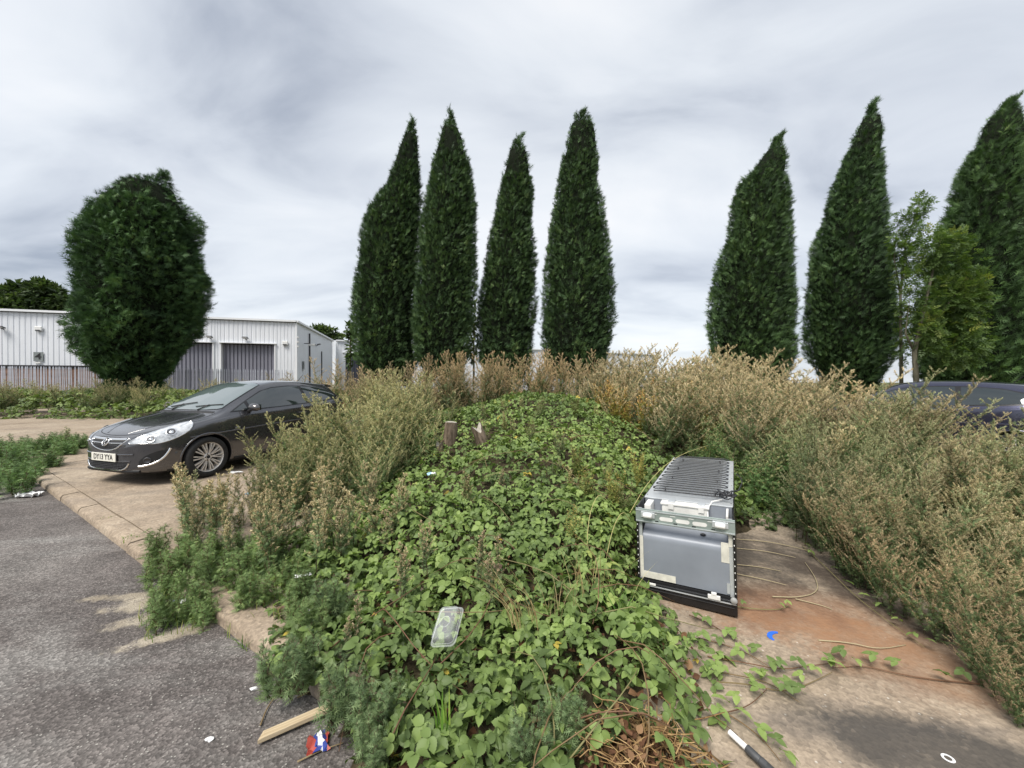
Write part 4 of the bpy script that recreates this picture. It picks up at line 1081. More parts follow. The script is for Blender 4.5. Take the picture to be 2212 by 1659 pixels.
    ribbon('chrome_surround', Fr([(-.38, .668), (-.352, .612), (-.255, .540), (-.12, .505), (0, .498), (.12, .505), (.255, .540), (.352, .612), (.38, .668)]), FD, 0.016, 0.010, M_CHROME, gp, 0.02, 1)
    ribbon('chrome_bar', Fr([(-.365, .655), (-.2, .650), (0, .648), (.2, .650), (.365, .655)]), FD, 0.044, 0.014, M_CHROME, gp, 0.02)
    ribbon('chrome_rib', Fr([(-.33, .604), (-.2, .598), (0, .596), (.2, .598), (.33, .604)]), FD, 0.016, 0.011, M_CHROME, gp, 0.02)
    for k, z in enumerate((.575, .55, .526)):
        hw = (.27, .22, .15)[k]; ribbon('grille_bar', Fr([(-hw, z), (0, z - .004), (hw, z)]), FD, 0.006, 0.008, M_LAMP, gp, 0.03)
    for k in range(13):
        y = -.24 + .04 * k; zt_ = .588; zb_ = .515 + 0.9 * y * y
        ribbon('grille_bar', Fr([(y, zt_), (y, zb_)]), FD, 0.005, 0.007, M_LAMP, gp, 0.03)
    h, nn = cast((-1, 0, .612), FD)
    bg = empty('front_emblem', (0, 0, 0)); bg.parent = gp; bg.location = h + nn * 0.018; bg.rotation_mode = 'QUATERNION'; bg.rotation_quaternion = (nn * 1).to_track_quat('Z', 'Y')
    MB().lathe([(0.062, -0.012), (0.064, 0.002), (0.058, 0.006), (0.052, 0.003), (0.05, -0.012)], 32).build('emblem_ring', M_CHROME, bg, True)
    MB().lathe([(0.052, -0.004), (0, -0.004)], 24).build('emblem_disc', M_MESHK, bg)
    MB().tube([(-0.03, -0.034, 0), (-0.034, 0.0, 0.006), (-0.012, 0.03, 0.007), (0.012, 0.026, 0.006), (0.016, 0.006, 0.006), (-0.004, -0.008, 0.006), (0.008, -0.034, 0.002)], [0.006, 0.009, 0.010, 0.008, 0.008, 0.010, 0.006], 6).build('emblem_figure', M_CHROME, bg, True)
    lg = [(-.43, .345), (0, .338), (.43, .345), (.40, .275), (.30, .240), (.12, .232), (-.12, .232), (-.30, .240), (-.40, .275)]
    lp = patch('lower_grille', Fr(lg), FD, 0.004, M_MESHK, car, 0.03)
    ribbon('chrome_lip', Fr([(-.44, .335), (-.405, .268), (-.30, .234), (-.12, .225), (.12, .225), (.30, .234), (.405, .268), (.44, .335)]), FD, 0.018, 0.012, M_CHROME, lp, 0.02, 1)
    for z, hw in ((.322, .41), (.300, .39), (.277, .35), (.256, .28)): ribbon('grille_bar', Fr([(-hw, z), (0, z - .004), (hw, z)]), FD, 0.007, 0.010, M_LAMP, lp, 0.03)
    for k in range(17):
        y = -.36 + .045 * k; ribbon('grille_bar', Fr([(y, .33), (y, .245 + .22 * y * y)]), FD, 0.006, 0.008, M_LAMP, lp, 0.03)
    ribbon('bumper_crease', Fr([(-.50, .452), (-.3, .448), (0, .446), (.3, .448), (.50, .452)]), FD, 0.022, 0.010, paint, car, 0.03)
    ribbon('bumper_crease', Fr([(-.46, .362), (0, .356), (.46, .362)]), FD, 0.016, 0.006, paint, car, 0.03)
    ribbon('splitter', [Vector((-1, y, .215)) for y in (-.55, -.3, 0, .3, .55)], FD, 0.05, 0.018, M_MESHK, car, 0.03)
    # tow-eye cover and front plate
    if plate:
        pl = MB().box((0, 0, 0), (0.012, 0.52, 0.112)).build('number_plate', M_PLATE, car); pl.location = (-0.022, 0, .408); rounded(pl, 0.004)
        MB().box((0.016, 0, 0), (0.03, 0.50, 0.10)).build('plate_holder', M_MESHK, pl)
        t = link('plate_lettering', text_mesh(plate, 0.098, 0.001), pl); t.data.materials.clear(); t.data.materials.append(M_BLACK)
        t.rotation_euler = (rad(90), 0, rad(-90)); t.location = (-0.0075, 0, 0.0); t.scale = (0.94, 1.08, 1)
    # wipers, aerial, spoiler
    for y0, y1 in ((-.10, -.60), (.50, .02)):
        a, _n = cast((1.10, y0, 2), (0, 0, -1)); b, _n = cast((1.20, y1 * 0.97, 2), (0, 0, -1)); c, _n = cast((1.03, (y0 + y1) / 2 + .12, 2), (0, 0, -1))
        MB().tube([a + Vector((0, 0, .018)), (a + b) / 2 + Vector((0, 0, .022)), b + Vector((0, 0, .018))], 0.008, 6).tube([c + Vector((0, 0, .01)), (a + b) / 2 + Vector((0, 0, .03))], 0.009, 6).build('wiper', M_MESHK, car)
    ribbon('cowl_panel', [(1.02, -.62, 2), (.985, -.3, 2), (.975, 0, 2), (.985, .3, 2), (1.02, .62, 2)], (0, 0, -1), 0.075, 0.004, M_MESHK, car)
    a, _n = cast((3.2, 0, 3), (0, 0, -1)); MB().tube([a, a + Vector((0.16, 0, 0.17))], [0.007, 0.003], 6).build('aerial', M_MESHK, car)
    V = []
    for y in np.linspace(-.52, .52, 13):
        zc = 0.012 * (1 - (y / .52) ** 2)
        V += [(3.44, y, 1.398 + zc), (3.60, y, 1.375 + zc), (3.655, y, 1.355 + zc), (3.60, y, 1.335 + zc), (3.44, y, 1.35)]
    F = [(i * 5 + j, i * 5 + 5 + j, i * 5 + 5 + (j + 1) % 5, i * 5 + (j + 1) % 5) for i in range(12) for j in range(5)] + [(0, 1, 2, 3, 4), (64, 63, 62, 61, 60)]
    link('roof_spoiler', mesh_py('roof_spoiler', V, F, paint, True), car).data.set_sharp_from_angle(angle=rad(35))
    return car
make_car('dark grey three-door hatchback parked facing the road, number plate DY13 YYA', (-5.67, 5.36, 0.0), rad(72.5), m_paint('dark_grey_metallic', (0.054, 0.055, 0.063)), 'DY13 YYA')
make_car('dark blue hatchback half hidden by brown weeds at the right edge', (7.1, 9.45, 0.0), rad(-58.5), m_paint('navy_metallic', (0.022, 0.024, 0.055)))
# ================================================================== DUMPED FRIDGE (lying on its doors, base towards the road)
M_BLUE = plain('blue_grey_coated_steel', (0.225, 0.245, 0.280), 0.42, 0.1, var=0.10, scale=4)
M_ZINC = plain('zinc_plate', (0.56, 0.585, 0.60), 0.35, 0.45, var=0.10, scale=6); M_ZGREEN = plain('greenish_zinc_bracket', (0.36, 0.42, 0.40), 0.38, 0.5, var=0.2, scale=14)
M_TAPE = plain('cream_tape', (0.62, 0.60, 0.52), 0.6, var=0.18, scale=20); M_POLY = plain('white_moulding', (0.72, 0.71, 0.68), 0.5, var=0.14, scale=9)
M_COIL = plain('black_condenser_tube', (0.022, 0.023, 0.027), 0.4, 0.2, var=0.2); M_WIRE = plain('dark_condenser_wire', (0.16, 0.165, 0.175), 0.4, 0.4, var=0.2)
M_BDOOR = plain('black_door_panel', (0.010, 0.010, 0.011), 0.22, var=0.2); M_GREYP = plain('grey_plastic', (0.30, 0.30, 0.29), 0.5)
FW, FL, FH = 0.58, 1.84, 0.565
fr = empty('fridge_freezer', (0.875, 2.64, 0.034), rad(-30)); fr.rotation_euler = (rad(0.6), rad(-1.6), rad(-30))
setp(fr, 'discarded fridge lying face down on the concrete, condenser coil on top', 'fridge')
def fb(name, lo, hi, mat, r=0.0, parent=fr):
    o = MB().bbox(lo, hi).build(name, mat, parent)
    if r: rounded(o, r)
    return o
dr = fb('door', (-0.006, -0.022, -0.032), (FW + 0.006, FL, 0.060), M_BDOOR, 0.006)
fb('door_edge_trim', (0.0, -0.027, 0.040), (FW, -0.0225, 0.046), M_ZINC, 0, dr); fb('door_edge_trim', (0.02, -0.027, 0.018), (FW - 0.01, -0.0225, 0.022), M_LAMP, 0, dr)
fb('side_panel', (0, 0.0, 0.068), (0.008, FL, FH), M_BDOOR, 0.002); fb('side_panel', (FW - 0.008, 0.0, 0.068), (FW, FL, FH), M_BDOOR, 0.002)
fb('gasket', (0.01, 0.005, 0.0605), (FW - 0.01, FL - 0.01, 0.0675), M_MESHK)
# pressed bottom: one folded sheet with rounded shoulder
prof = [(0.016, 0.074), (0.014, 0.20), (0.014, 0.335), (0.018, 0.358), (0.028, 0.374), (0.045, 0.384), (0.12, 0.408), (0.205, 0.434), (0.222, 0.445), (0.230, 0.465), (0.232, 0.552)]
V = [(x, y, z) for (y, z) in prof for x in (0.030, FW - 0.030)]
F = [(2 * i, 2 * i + 1, 2 * i + 3, 2 * i + 2) for i in range(len(prof) - 1)]
link('base_panel', mesh_py('base_panel', V, F, M_BLUE, True), fr)
for xs in ((0.009, 0.031), (FW - 0.031, FW - 0.009)):      # zinc angle pieces each side of the recess
    V = [(x, y - 0.003, z) for (y, z) in prof[:6] for x in xs]
    V2 = [(x, 0.0105, z) for z in (0.068, FH - 0.01) for x in xs]
    MB().add(V2, [(0, 1, 3, 2)]).build('corner_angle', M_ZINC, fr)
fb('cabinet_core', (0.012, 0.236, 0.0685), (FW - 0.012, FL - 0.004, FH - 0.010), M_BLUE)
fb('end_panel', (0.004, FL - 0.0035, 0.068), (FW - 0.004, FL + 0.004, FH - 0.002), M_ZINC)
# flanges with screw holes
for x0, x1 in ((-0.004, 0.009), (FW - 0.009, FW + 0.004)):
    fl = fb('perforated_flange', (x0, -0.006, 0.068), (x1, 0.000, FH), M_BDOOR, 0.001)
    for k in range(11): fb('flange_hole', (x0 + 0.004, -0.0075, 0.10 + 0.042 * k), (x1 - 0.004, -0.0058, 0.108 + 0.042 * k), M_POLY, 0, fl)
# cross bracket
br = fb('cross_bracket', (-0.005, -0.016, 0.462), (FW + 0.005, -0.008, 0.556), M_ZGREEN, 0.002)
fb('bracket_lip', (-0.003, -0.020, 0.540), (FW + 0.003, 0.004, 0.546), M_ZINC, 0, br); fb('bracket_lip', (-0.003, -0.019, 0.468), (FW + 0.003, -0.015, 0.474), M_ZINC, 0, br)
for k, x in enumerate((0.19, 0.29, 0.39)):
    m = MB(); n = 10
    V = []
    for j in range(2 * n):
        a = math.pi * (j if j < n else j - 1) / (n - 1) ; 
        cx = (-0.028 if j < n else 0.028); aa = math.pi / 2 + math.pi * (j / (n - 1)) if j < n else -math.pi / 2 + math.pi * ((j - n) / (n - 1))
        V.append((x + cx + 0.014 * math.cos(aa), -0.0172, 0.503 + 0.013 * math.sin(aa)))
    m.add(V, [tuple(range(2 * n))]); m.build('bracket_slot', M_POLY, br)
for x in (0.12, 0.235, 0.345, 0.455):
    fb('bracket_slot', (x, -0.0172, 0.478), (x + 0.022, -0.0168, 0.485), M_MESHK, 0, br); fb('bracket_slot', (x - 0.02, -0.0172, 0.526), (x + 0.012, -0.0168, 0.530), M_POLY, 0, br)
for x in (0.075, FW - 0.075):
    rb = fb('roller_housing', (x - 0.045, -0.024, 0.497), (x + 0.045, -0.0165, 0.537), M_ZINC, 0.004, br)
    MB().lathe([(0.0, -0.028), (0.014, -0.028), (0.016, -0.02), (0.016, 0.02), (0.014, 0.028), (0.0, 0.028)], 16, 'x', (x, -0.032, 0.515)).build('roller', M_POLY, rb, True)
# evaporation tray in the compressor well
tr = fb('drip_tray', (0.135, 0.165, 0.425), (0.430, 0.222, 0.556), M_POLY, 0.010)
fb('tray_rim', (0.128, 0.158, 0.545), (0.437, 0.230, 0.560), M_POLY, 0.004, tr)
for x in (0.175, 0.365): fb('tray_clip', (x, 0.185, 0.5605), (x + 0.045, 0.262, 0.5665), M_ZINC, 0.002, tr); fb('tray_clip', (x + 0.005, 0.156, 0.520), (x + 0.04, 0.1575, 0.558), M_POLY, 0, tr)
fb('well_bracket', (0.032, 0.09, 0.47), (0.075, 0.225, 0.553), M_POLY, 0.004); fb('well_bracket', (0.535, 0.06, 0.43), (0.549, 0.225, 0.553), M_POLY, 0.003)
# back plate and condenser
bp = fb('back_plate', (0.002, 0.236, FH - 0.009), (FW - 0.002, FL + 0.004, FH), M_ZINC, 0.002)
for k in range(7):
    for x in (0.016, FW - 0.016): MB().lathe([(0.005, FH + 0.0025), (0.0, FH + 0.003)], 8, 'z', (x, 0.30 + 0.25 * k, 0)).build('screw', M_MESHK, bp)
pts = []; N = 22; y0, y1 = 0.335, 1.775; zc = FH + 0.030
for k in range(N):
    y = y0 + (y1 - y0) * k / (N - 1); xa, xb = 0.055, FW - 0.060
    row = [(xa, y, zc - 0.004), (xa + 0.03, y, zc), (xb - 0.03, y, zc), (xb, y, zc - 0.004)]
    if k % 2: row = row[::-1]
    pts += row
    if k < N - 1:
        ym = y + (y1 - y0) / (N - 1) / 2; e = row[-1]; s = 1 if e[0] > 0.3 else -1
        pts += [(e[0] + s * 0.018, ym - 0.012, zc - 0.006), (e[0] + s * 0.018, ym + 0.012, zc - 0.006)]
co = MB().tube(pts, 0.0042, 6).build('condenser_coil', M_COIL, fr, True)
wm = MB()
for k in range(44):
    x = 0.085 + (FW - 0.175) * k / 43
    for dz in (0.0055, -0.0055): wm.tube([(x, y0 - 0.012, zc + dz), (x, y1 + 0.012, zc + dz)], 0.0009, 4)
wi = wm.build('condenser_wires', M_WIRE, co); setp(wi, kind='stuff')
for k in range(4):
    for x in (0.12, FW - 0.12): MB().tube([(x, y0 + 0.12 + 0.40 * k, FH - 0.001), (x, y0 + 0.12 + 0.40 * k, zc - 0.005)], 0.006, 6).build('coil_spacer', M_MESHK, co)
# loose cables
rc = random.Random(8); cp = []
for k in range(46):
    a = k * 0.55; r = 0.055 + 0.02 * math.sin(k * 0.7)
    cp.append((FW - 0.045 + r * 0.9 * math.cos(a), 0.335 + r * math.sin(a) * 0.75 + 0.0006 * k, FH + 0.035 + 0.016 * math.sin(k * 1.3) + 0.0006 * k))
cp += [(FW + 0.03, 0.44, FH + 0.06), (FW + 0.055, 0.62, FH + 0.075), (FW + 0.05, 0.86, FH + 0.055), (FW + 0.02, 1.05, FH + 0.045)]
MB().tube(cp, 0.0042, 6).build('mains_cable', M_COIL, fr, True)
MB().tube([(FW - 0.07, 0.31, FH + 0.02), (FW - 0.13, 0.26, FH + 0.012), (FW - 0.155, 0.19, FH - 0.02), (FW - 0.15, 0.12, 0.49), (FW - 0.11, 0.06, 0.47)], 0.0045, 6).build('white_wire', M_POLY, fr, True)
# tapes, foot, latch, rubber bung
fb('tape', (0.012, 0.0085, 0.076), (0.034, 0.0105, 0.36), M_TAPE); fb('tape', (FW - 0.075, 0.0115, 0.275), (FW - 0.030, 0.0138, 0.40), M_TAPE); fb('tape', (0.028, 0.0105, 0.078), (0.235, 0.0128, 0.122), M_TAPE)
fb('tape', (FW - 0.048, 0.0105, 0.085), (FW - 0.029, 0.0128, 0.150), M_ZINC); fb('tape', (FW - 0.033, 0.0085, 0.38), (FW - 0.012, 0.0105, 0.455), M_TAPE)
ft = MB().lathe([(0.0, -0.045), (0.017, -0.045), (0.019, -0.040), (0.019, -0.030), (0.008, -0.029), (0.008, -0.005)], 18, 'y', (FW - 0.012, 0, 0.072)).build('adjustable_foot', M_GREYP, fr, True)
fb('door_latch', (FW - 0.155, -0.034, 0.050), (FW - 0.085, -0.020, 0.076), M_POLY, 0.003); fb('door_latch', (FW - 0.135, -0.036, 0.076), (FW - 0.105, -0.022, 0.094), M_POLY, 0.003)
fb('door_latch', (0.06, -0.030, 0.050), (0.115, -0.022, 0.064), M_POLY, 0.002)
MB().lathe([(0.016, 0.0), (0.018, 0.006), (0.010, 0.011), (0.0, 0.012)], 12, 'z', (0.40, 0.09, 0.397)).build('rubber_bung', M_COIL, fr, True)

# ================================================================== LITTER
def crumple(name, label, cat, loc, size, mats, seed, rz=0.0, n=7, flat=0.35, group='scraps of litter'):
    """a crumpled sheet with real folds"""
    rs = np.random.RandomState(seed); k = n
    X, Y = np.meshgrid(np.linspace(-.5, .5, k), np.linspace(-.5, .5, k), indexing='ij')
    Z = rs.rand(k, k) * flat + 0.03; X = X + 0.08 * rs.randn(k, k); Y = Y + 0.08 * rs.randn(k, k)
    V = np.stack([X * size[0], Y * size[1], Z * min(size)], -1).reshape(-1, 3)
    F = [(i * k + j, (i + 1) * k + j, (i + 1) * k + j + 1, i * k + j + 1) for i in range(k - 1) for j in range(k - 1)]
    me = mesh_py(name, V, F)
    for m in mats: me.materials.append(m)
    for q, p in enumerate(me.polygons): p.material_index = ((q // (k - 1)) * len(mats) // (k - 1)) % len(mats)
    o = link(name, me); o.location = loc; o.rotation_euler = (0, 0, rz)
    md = o.modifiers.new('s', 'SOLIDIFY'); md.thickness = 0.0015
    return setp(o, label, cat, group)
M_LRED = plain('red_foil', (0.40, 0.07, 0.05), 0.5, var=0.2); M_LBLUE = plain('blue_foil', (0.035, 0.06, 0.28), 0.5, var=0.2); M_LWHITE = plain('white_film', (0.75, 0.75, 0.75), 0.4, var=0.1)
M_LCYAN = plain('pale_blue_film', (0.35, 0.55, 0.72), 0.4, var=0.2); M_LPURP = plain('purple_film', (0.12, 0.08, 0.42), 0.4)
crumple('sweet_wrapper', 'crumpled red and blue wrapper on the tarmac below the wooden batten', 'litter', G(686, 1612, -0.075), (0.075, 0.10), [M_LRED, M_LBLUE, M_LWHITE, M_LBLUE, M_LRED], 3, 0.5)
crumple('plastic_scrap', 'white foam scrap at the end of the kerb by the far left weeds', 'litter', G(60, 1074, -0.075), (0.24, 0.13), [M_LWHITE], 5, 0.2, 7, 0.5)
crumple('plastic_scrap', 'purple and white wrapper in the grass at the road edge', 'litter', G(383, 1304, -0.05), (0.07, 0.05), [M_LPURP, M_LWHITE], 7)
crumple('plastic_scrap', 'pale blue plastic scrap lying in the brambles below the left mugwort', 'litter', PT(932, 1026, 4.2), (0.09, 0.07), [M_LCYAN, M_LWHITE], 9, 0.3)
crumple('paper_scrap', 'torn white paper on the concrete beside the front wheel of the grey car', 'litter', G(508, 1022), (0.16, 0.07), [M_LWHITE], 12)
crumple('paper_scrap', 'white fragment on the concrete behind the weeds in front of the grey car', 'litter', G(555, 1068), (0.2, 0.1), [M_LCYAN, M_LWHITE], 14, 0.4)
crumple('plastic_scrap', 'small white flake among the low weeds near the broken kerb', 'litter', G(660, 1325, 0.05), (0.05, 0.04), [M_LWHITE], 15)
crumple('plastic_scrap', 'white shred lying on the green weeds above the kerb', 'litter', G(655, 1245, 0.12), (0.09, 0.03), [M_LWHITE], 16, 0.4)
rw = random.Random(21)
for k, (u, v, lb) in enumerate([(725, 1452, 'white pebble on the tarmac nearest the overhanging weeds'), (760, 1398, 'white pebble on the tarmac close under the kerb'), (395, 1285, 'pale stone at the road edge beside the grassy weeds'), (545, 1490, 'pale stone on open tarmac left of the batten'), (450, 1600, 'pale stone on the tarmac left of the batten tip')]):
    m = bmesh.new(); bmesh.ops.create_icosphere(m, subdivisions=2, radius=0.012)
    for vv in m.verts: vv.co *= rw.uniform(0.75, 1.25); vv.co.z *= 0.6; vv.co.x *= 1.4
    me = bpy.data.meshes.new('pebble'); m.to_mesh(me); m.free(); me.materials.append(M_LWHITE)
    o = link('pebble', me); o.location = G(u, v, -0.07); setp(o, lb, 'stone', 'loose pale stones')
# blue plastic hook, white ring, rusty strip
V = []; n = 14
for i in range(n):
    a = rad(200 - 150 * i / (n - 1)); w = 0.010 + 0.012 * math.sin(math.pi * i / (n - 1)) 
    for r in (0.035 - w / 2, 0.035 + w / 2):
        for z in (0.001, 0.007): V.append((r * math.cos(a) * 1.4, r * math.sin(a), z))
F = []
for i in range(n - 1):
    k = i * 4
    F += [(k, k + 2, k + 6, k + 4), (k + 1, k + 5, k + 7, k + 3), (k, k + 4, k + 5, k + 1), (k + 2, k + 3, k + 7, k + 6)]
F += [(0, 1, 3, 2), (n * 4 - 4, n * 4 - 2, n * 4 - 1, n * 4 - 3)]
o = link('plastic_clip', mesh_py('plastic_clip', V, F, plain('bright_blue_plastic', (0.02, 0.13, 0.62), 0.4))); o.location = G(1683, 1380); o.rotation_euler = (0.1, 0, 0.3)
setp(o, 'bright blue broken plastic hook on the rusty concrete', 'litter')
o = MB().lathe([(0.012, 0.001), (0.019, 0.001), (0.0195, 0.004), (0.0115, 0.004)], 28, closed=True).build('plastic_ring', M_LWHITE); o.location = G(2053, 1644); setp(o, 'small white plastic ring on the dark stain at bottom right', 'litter')
a, b = G(1775, 1405), G(1806, 1437); o = MB().box((0, 0, 0.003), ((b - a).length, 0.014, 0.004)).build('metal_strip', plain('rusted_steel', (0.13, 0.045, 0.02), 0.8, var=0.4, scale=60)); o.location = (a + b) / 2; o.rotation_euler = (0, 0, math.atan2(b.y - a.y, b.x - a.x)); setp(o, 'thin rusty metal strip lying on the stained concrete', 'scrap metal')
# batten
a, b = G(560, 1602, -0.062), G(718, 1532, -0.052); L = (b - a).length
M_PINE = m_wood('weathered_pine', (0.36, 0.27, 0.16), (0.58, 0.48, 0.33))
V = []
for i, x in enumerate((0, 0.012, L * .5, L)):
    for y, z in ((-0.019, 0), (0.019, 0), (0.019, 0.02), (-0.019, 0.02)): V.append((x + (0.01 * (1 if y > 0 else -1) if i == 0 else 0), y, z - (0.003 if i == 0 and z > 0 else 0)))
F = [(i * 4 + j, i * 4 + (j + 1) % 4, i * 4 + 4 + (j + 1) % 4, i * 4 + 4 + j) for i in range(3) for j in range(4)] + [(3, 2, 1, 0), (12, 13, 14, 15)]
o = link('timber_batten', mesh_py('timber_batten', V, F, M_PINE)); o.location = a; o.rotation_euler = (0, -math.asin((b.z - a.z) / L), math.atan2(b.y - a.y, b.x - a.x))
rounded(o, 0.0015, 1); setp(o, 'pale sawn timber batten sticking out of the weeds onto the tarmac', 'timber')
# broken pole
a, b = G(1578, 1585, 0.03), G(1690, 1690, 0.02); d = (b - a); pr = empty('broken_pole', a); setp(pr, 'white pole with dark grey end sleeve at the bottom edge', 'pole')
MB().tube([(0, 0, 0), d * 0.42], 0.011, 12).build('pole_shaft', M_LWHITE, pr, True, 40)
MB().tube([d * 0.36, d * 0.37, d * 0.62, d * 0.63, d * 0.64, d], [0.012, 0.0155, 0.0155, 0.0145, 0.0165, 0.0165], 14).build('grip_sleeve', plain('charcoal_sleeve', (0.05, 0.052, 0.055), 0.55, var=0.3, scale=50), pr, True, 40)
# takeaway tub, upside down on the leaves
M_TUB = NT('clear_plastic'); M_TUB.base((0.86, 0.88, 0.90)); M_TUB.set(0.18, 0, 0.6); M_TUB.p.inputs['Alpha'].default_value = 0.22; M_TUB = M_TUB.m
def rrect(w, l, r, n=5):
    P = []
    for cx, cy, a0 in ((w - r, l - r, 0), (-w + r, l - r, 90), (-w + r, -l + r, 180), (w - r, -l + r, 270)):
        for i in range(n + 1): a = rad(a0 + 90 * i / n); P.append((cx + r * math.cos(a), cy + r * math.sin(a)))
    return P
rings = [(0.064, 0.094, 0.024, 0.0), (0.064, 0.094, 0.024, 0.004), (0.058, 0.088, 0.022, 0.005), (0.057, 0.087, 0.022, 0.012), (0.054, 0.084, 0.022, 0.0125), (0.051, 0.081, 0.022, 0.034), (0.046, 0.076, 0.020, 0.041), (0.040, 0.070, 0.018, 0.043), (0.036, 0.066, 0.016, 0.040), (0.034, 0.064, 0.016, 0.0395)]
V = []; 
for w, l, r, z in rings: V += [(x, y, z) for x, y in rrect(w, l, r)]
m = len(rrect(1, 1, .1)); F = [(i * m + j, i * m + (j + 1) % m, (i + 1) * m + (j + 1) % m, (i + 1) * m + j) for i in range(len(rings) - 1) for j in range(m)] + [tuple((len(rings) - 1) * m + j for j in range(m))]
tb = empty('takeaway_tub'); tb.location = PT(967, 1356, 1.84); tb.rotation_euler = (rad(26), rad(-12), rad(-14)); setp(tb, 'clear plastic takeaway tub lying upside down on the bramble leaves', 'food tub')
link('tub_shell', mesh_py('tub_shell', V, F, M_TUB, True), tb).data.set_sharp_from_angle(angle=rad(50))
MB().lathe([(0.024, 0.0405), (0.026, 0.0425), (0.028, 0.0405)], 24).build('moulded_ring', M_TUB, tb, True)
# brick fragment on the kerb and one in the leaves
for (u, v, z, lb) in ((606, 1316, 0.012, 'small brown brick fragment on the broken kerb end'), (1075, 1225, 0.25, 'rusty orange fragment lodged in the brambles')):
    m = bmesh.new(); bmesh.ops.create_cube(m, size=1); bmesh.ops.bevel(m, geom=m.edges[:], offset=0.12, segments=2, affect='EDGES')
    for vv in m.verts: vv.co = Vector((vv.co.x * 0.05 * rw.uniform(.9, 1.1), vv.co.y * 0.03 * rw.uniform(.9, 1.1), vv.co.z * 0.024 * rw.uniform(.85, 1.1)))
    me = bpy.data.meshes.new('brick_fragment'); m.to_mesh(me); m.free(); me.materials.append(M_BRICK); o = link('brick_fragment', me); o.location = G(u, v, z); o.rotation_euler = (0, 0.1, 0.5); setp(o, lb, 'brick')
# tree stumps in the bramble
M_STUMP = m_bark('weathered_stump_bark', (0.06, 0.045, 0.032), (0.26, 0.20, 0.15)); M_CUT = plain('grey_cut_wood', (0.36, 0.33, 0.28), 0.85, var=0.3, scale=25)
def stump(loc, r, h, lean, label, seed, jag=0.1):
    rs = random.Random(seed); st = empty('tree_stump', loc); setp(st, label, 'tree stump', 'cut stumps'); st.rotation_euler = lean
    V = []; n = 18; rows_ = 7
    ph = [rs.uniform(0, 6) for _ in range(3)]
    for i in range(rows_):
        t = i / (rows_ - 1)
        for j in range(n):
            a = 2 * math.pi * j / n; q = r * (1.25 - 0.35 * t) * (1 + rs.uniform(-.07, .07) + 0.10 * math.sin(3 * a + ph[0]) + 0.07 * math.sin(7 * a + ph[1] + t))
            z = -0.3 + (h + 0.3) * t + (jag * math.sin(2 * a + ph[2]) * h + rs.uniform(-.03, .03) * h * (jag * 6) if i == rows_ - 1 else 0)
            V.append((q * math.cos(a), q * math.sin(a), z))
    F = [(i * n + j, i * n + (j + 1) % n, (i + 1) * n + (j + 1) % n, (i + 1) * n + j) for i in range(rows_ - 1) for j in range(n)]
    link('bark', mesh_py('bark', V, F, M_STUMP, True), st)
    top = V[-n:]; c = Vector((0, 0, sum(p[2] for p in top) / n))
    link('cut_face', mesh_py('cut_face', top + [c], [(j, (j + 1) % n, n) for j in range(n)], M_CUT), st)
stump(PT(972, 938, 6.0), 0.10, 0.19, (0, 0.06, 0), 'grey flat-topped tree stump standing out of the brambles', 1, 0.03)
stump(PT(1040, 952, 5.7), 0.085, 0.19, (0.1, -0.35, 0), 'split leaning tree stump right of the flat-topped stump', 2, 0.35)
stump(PT(947, 980, 5.6), 0.06, 0.15, (0, 0.1, 0), 'small low stump below the flat-topped stump', 3, 0.25)
# ================================================================== BRAMBLE
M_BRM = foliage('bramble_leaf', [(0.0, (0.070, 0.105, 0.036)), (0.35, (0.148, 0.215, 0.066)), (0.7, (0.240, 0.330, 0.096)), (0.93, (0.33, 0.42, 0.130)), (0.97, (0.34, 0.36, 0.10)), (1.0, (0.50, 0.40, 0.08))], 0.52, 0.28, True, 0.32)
M_CANE = foliage('bramble_cane', [(0.0, (0.09, 0.045, 0.025)), (0.5, (0.17, 0.09, 0.05)), (1.0, (0.20, 0.19, 0.08))], 0.6, 0.0, False)
M_DRY = foliage('dry_stem', [(0.0, (0.16, 0.11, 0.06)), (0.5, (0.33, 0.26, 0.15)), (1.0, (0.50, 0.43, 0.28))], 0.7, 0.15, True, 0.2)
M_DEAD = foliage('dead_leaf', [(0.0, (0.06, 0.032, 0.018)), (0.5, (0.16, 0.08, 0.045)), (1.0, (0.30, 0.19, 0.10))], 0.8, 0.1, False, 0.15)
def leaflet(hi=True):
    if hi == 2:      # saw-toothed edge for the leaves close to the camera
        ys = [0, 0.07, 0.17, 0.20, 0.30, 0.33, 0.44, 0.47, 0.58, 0.61, 0.71, 0.74, 0.83, 0.86, 1.0]; ws = [0, 0.16, 0.29, 0.265, 0.36, 0.325, 0.385, 0.34, 0.36, 0.305, 0.29, 0.225, 0.195, 0.13, 0]
    elif hi:
        ys = [0, 0.12, 0.32, 0.55, 0.79, 1.0]; ws = [0, 0.24, 0.37, 0.34, 0.17, 0]
    else:
        ys = [0, 0.40, 0.74, 1.0]; ws = [0, 0.41, 0.29, 0]
    V = []; n = len(ys)
    for y, w in zip(ys, ws):
        zc = -0.24 * y * y
        V += [(-w, y - 0.03, zc + 0.36 * w), (0, y, zc), (w, y - 0.03, zc + 0.36 * w)]
    T = []
    for i in range(n - 1):
        a, b = 3 * i, 3 * i + 3
        for l, r in ((0, 1), (1, 2)):
            T += [(a + l, a + r, b + r), (a + l, b + r, b + l)]
    V = np.array(V, float); T = np.array([t for t in T if len({tuple(np.round(V[k], 5)) for k in t}) == 3])
    return V, T
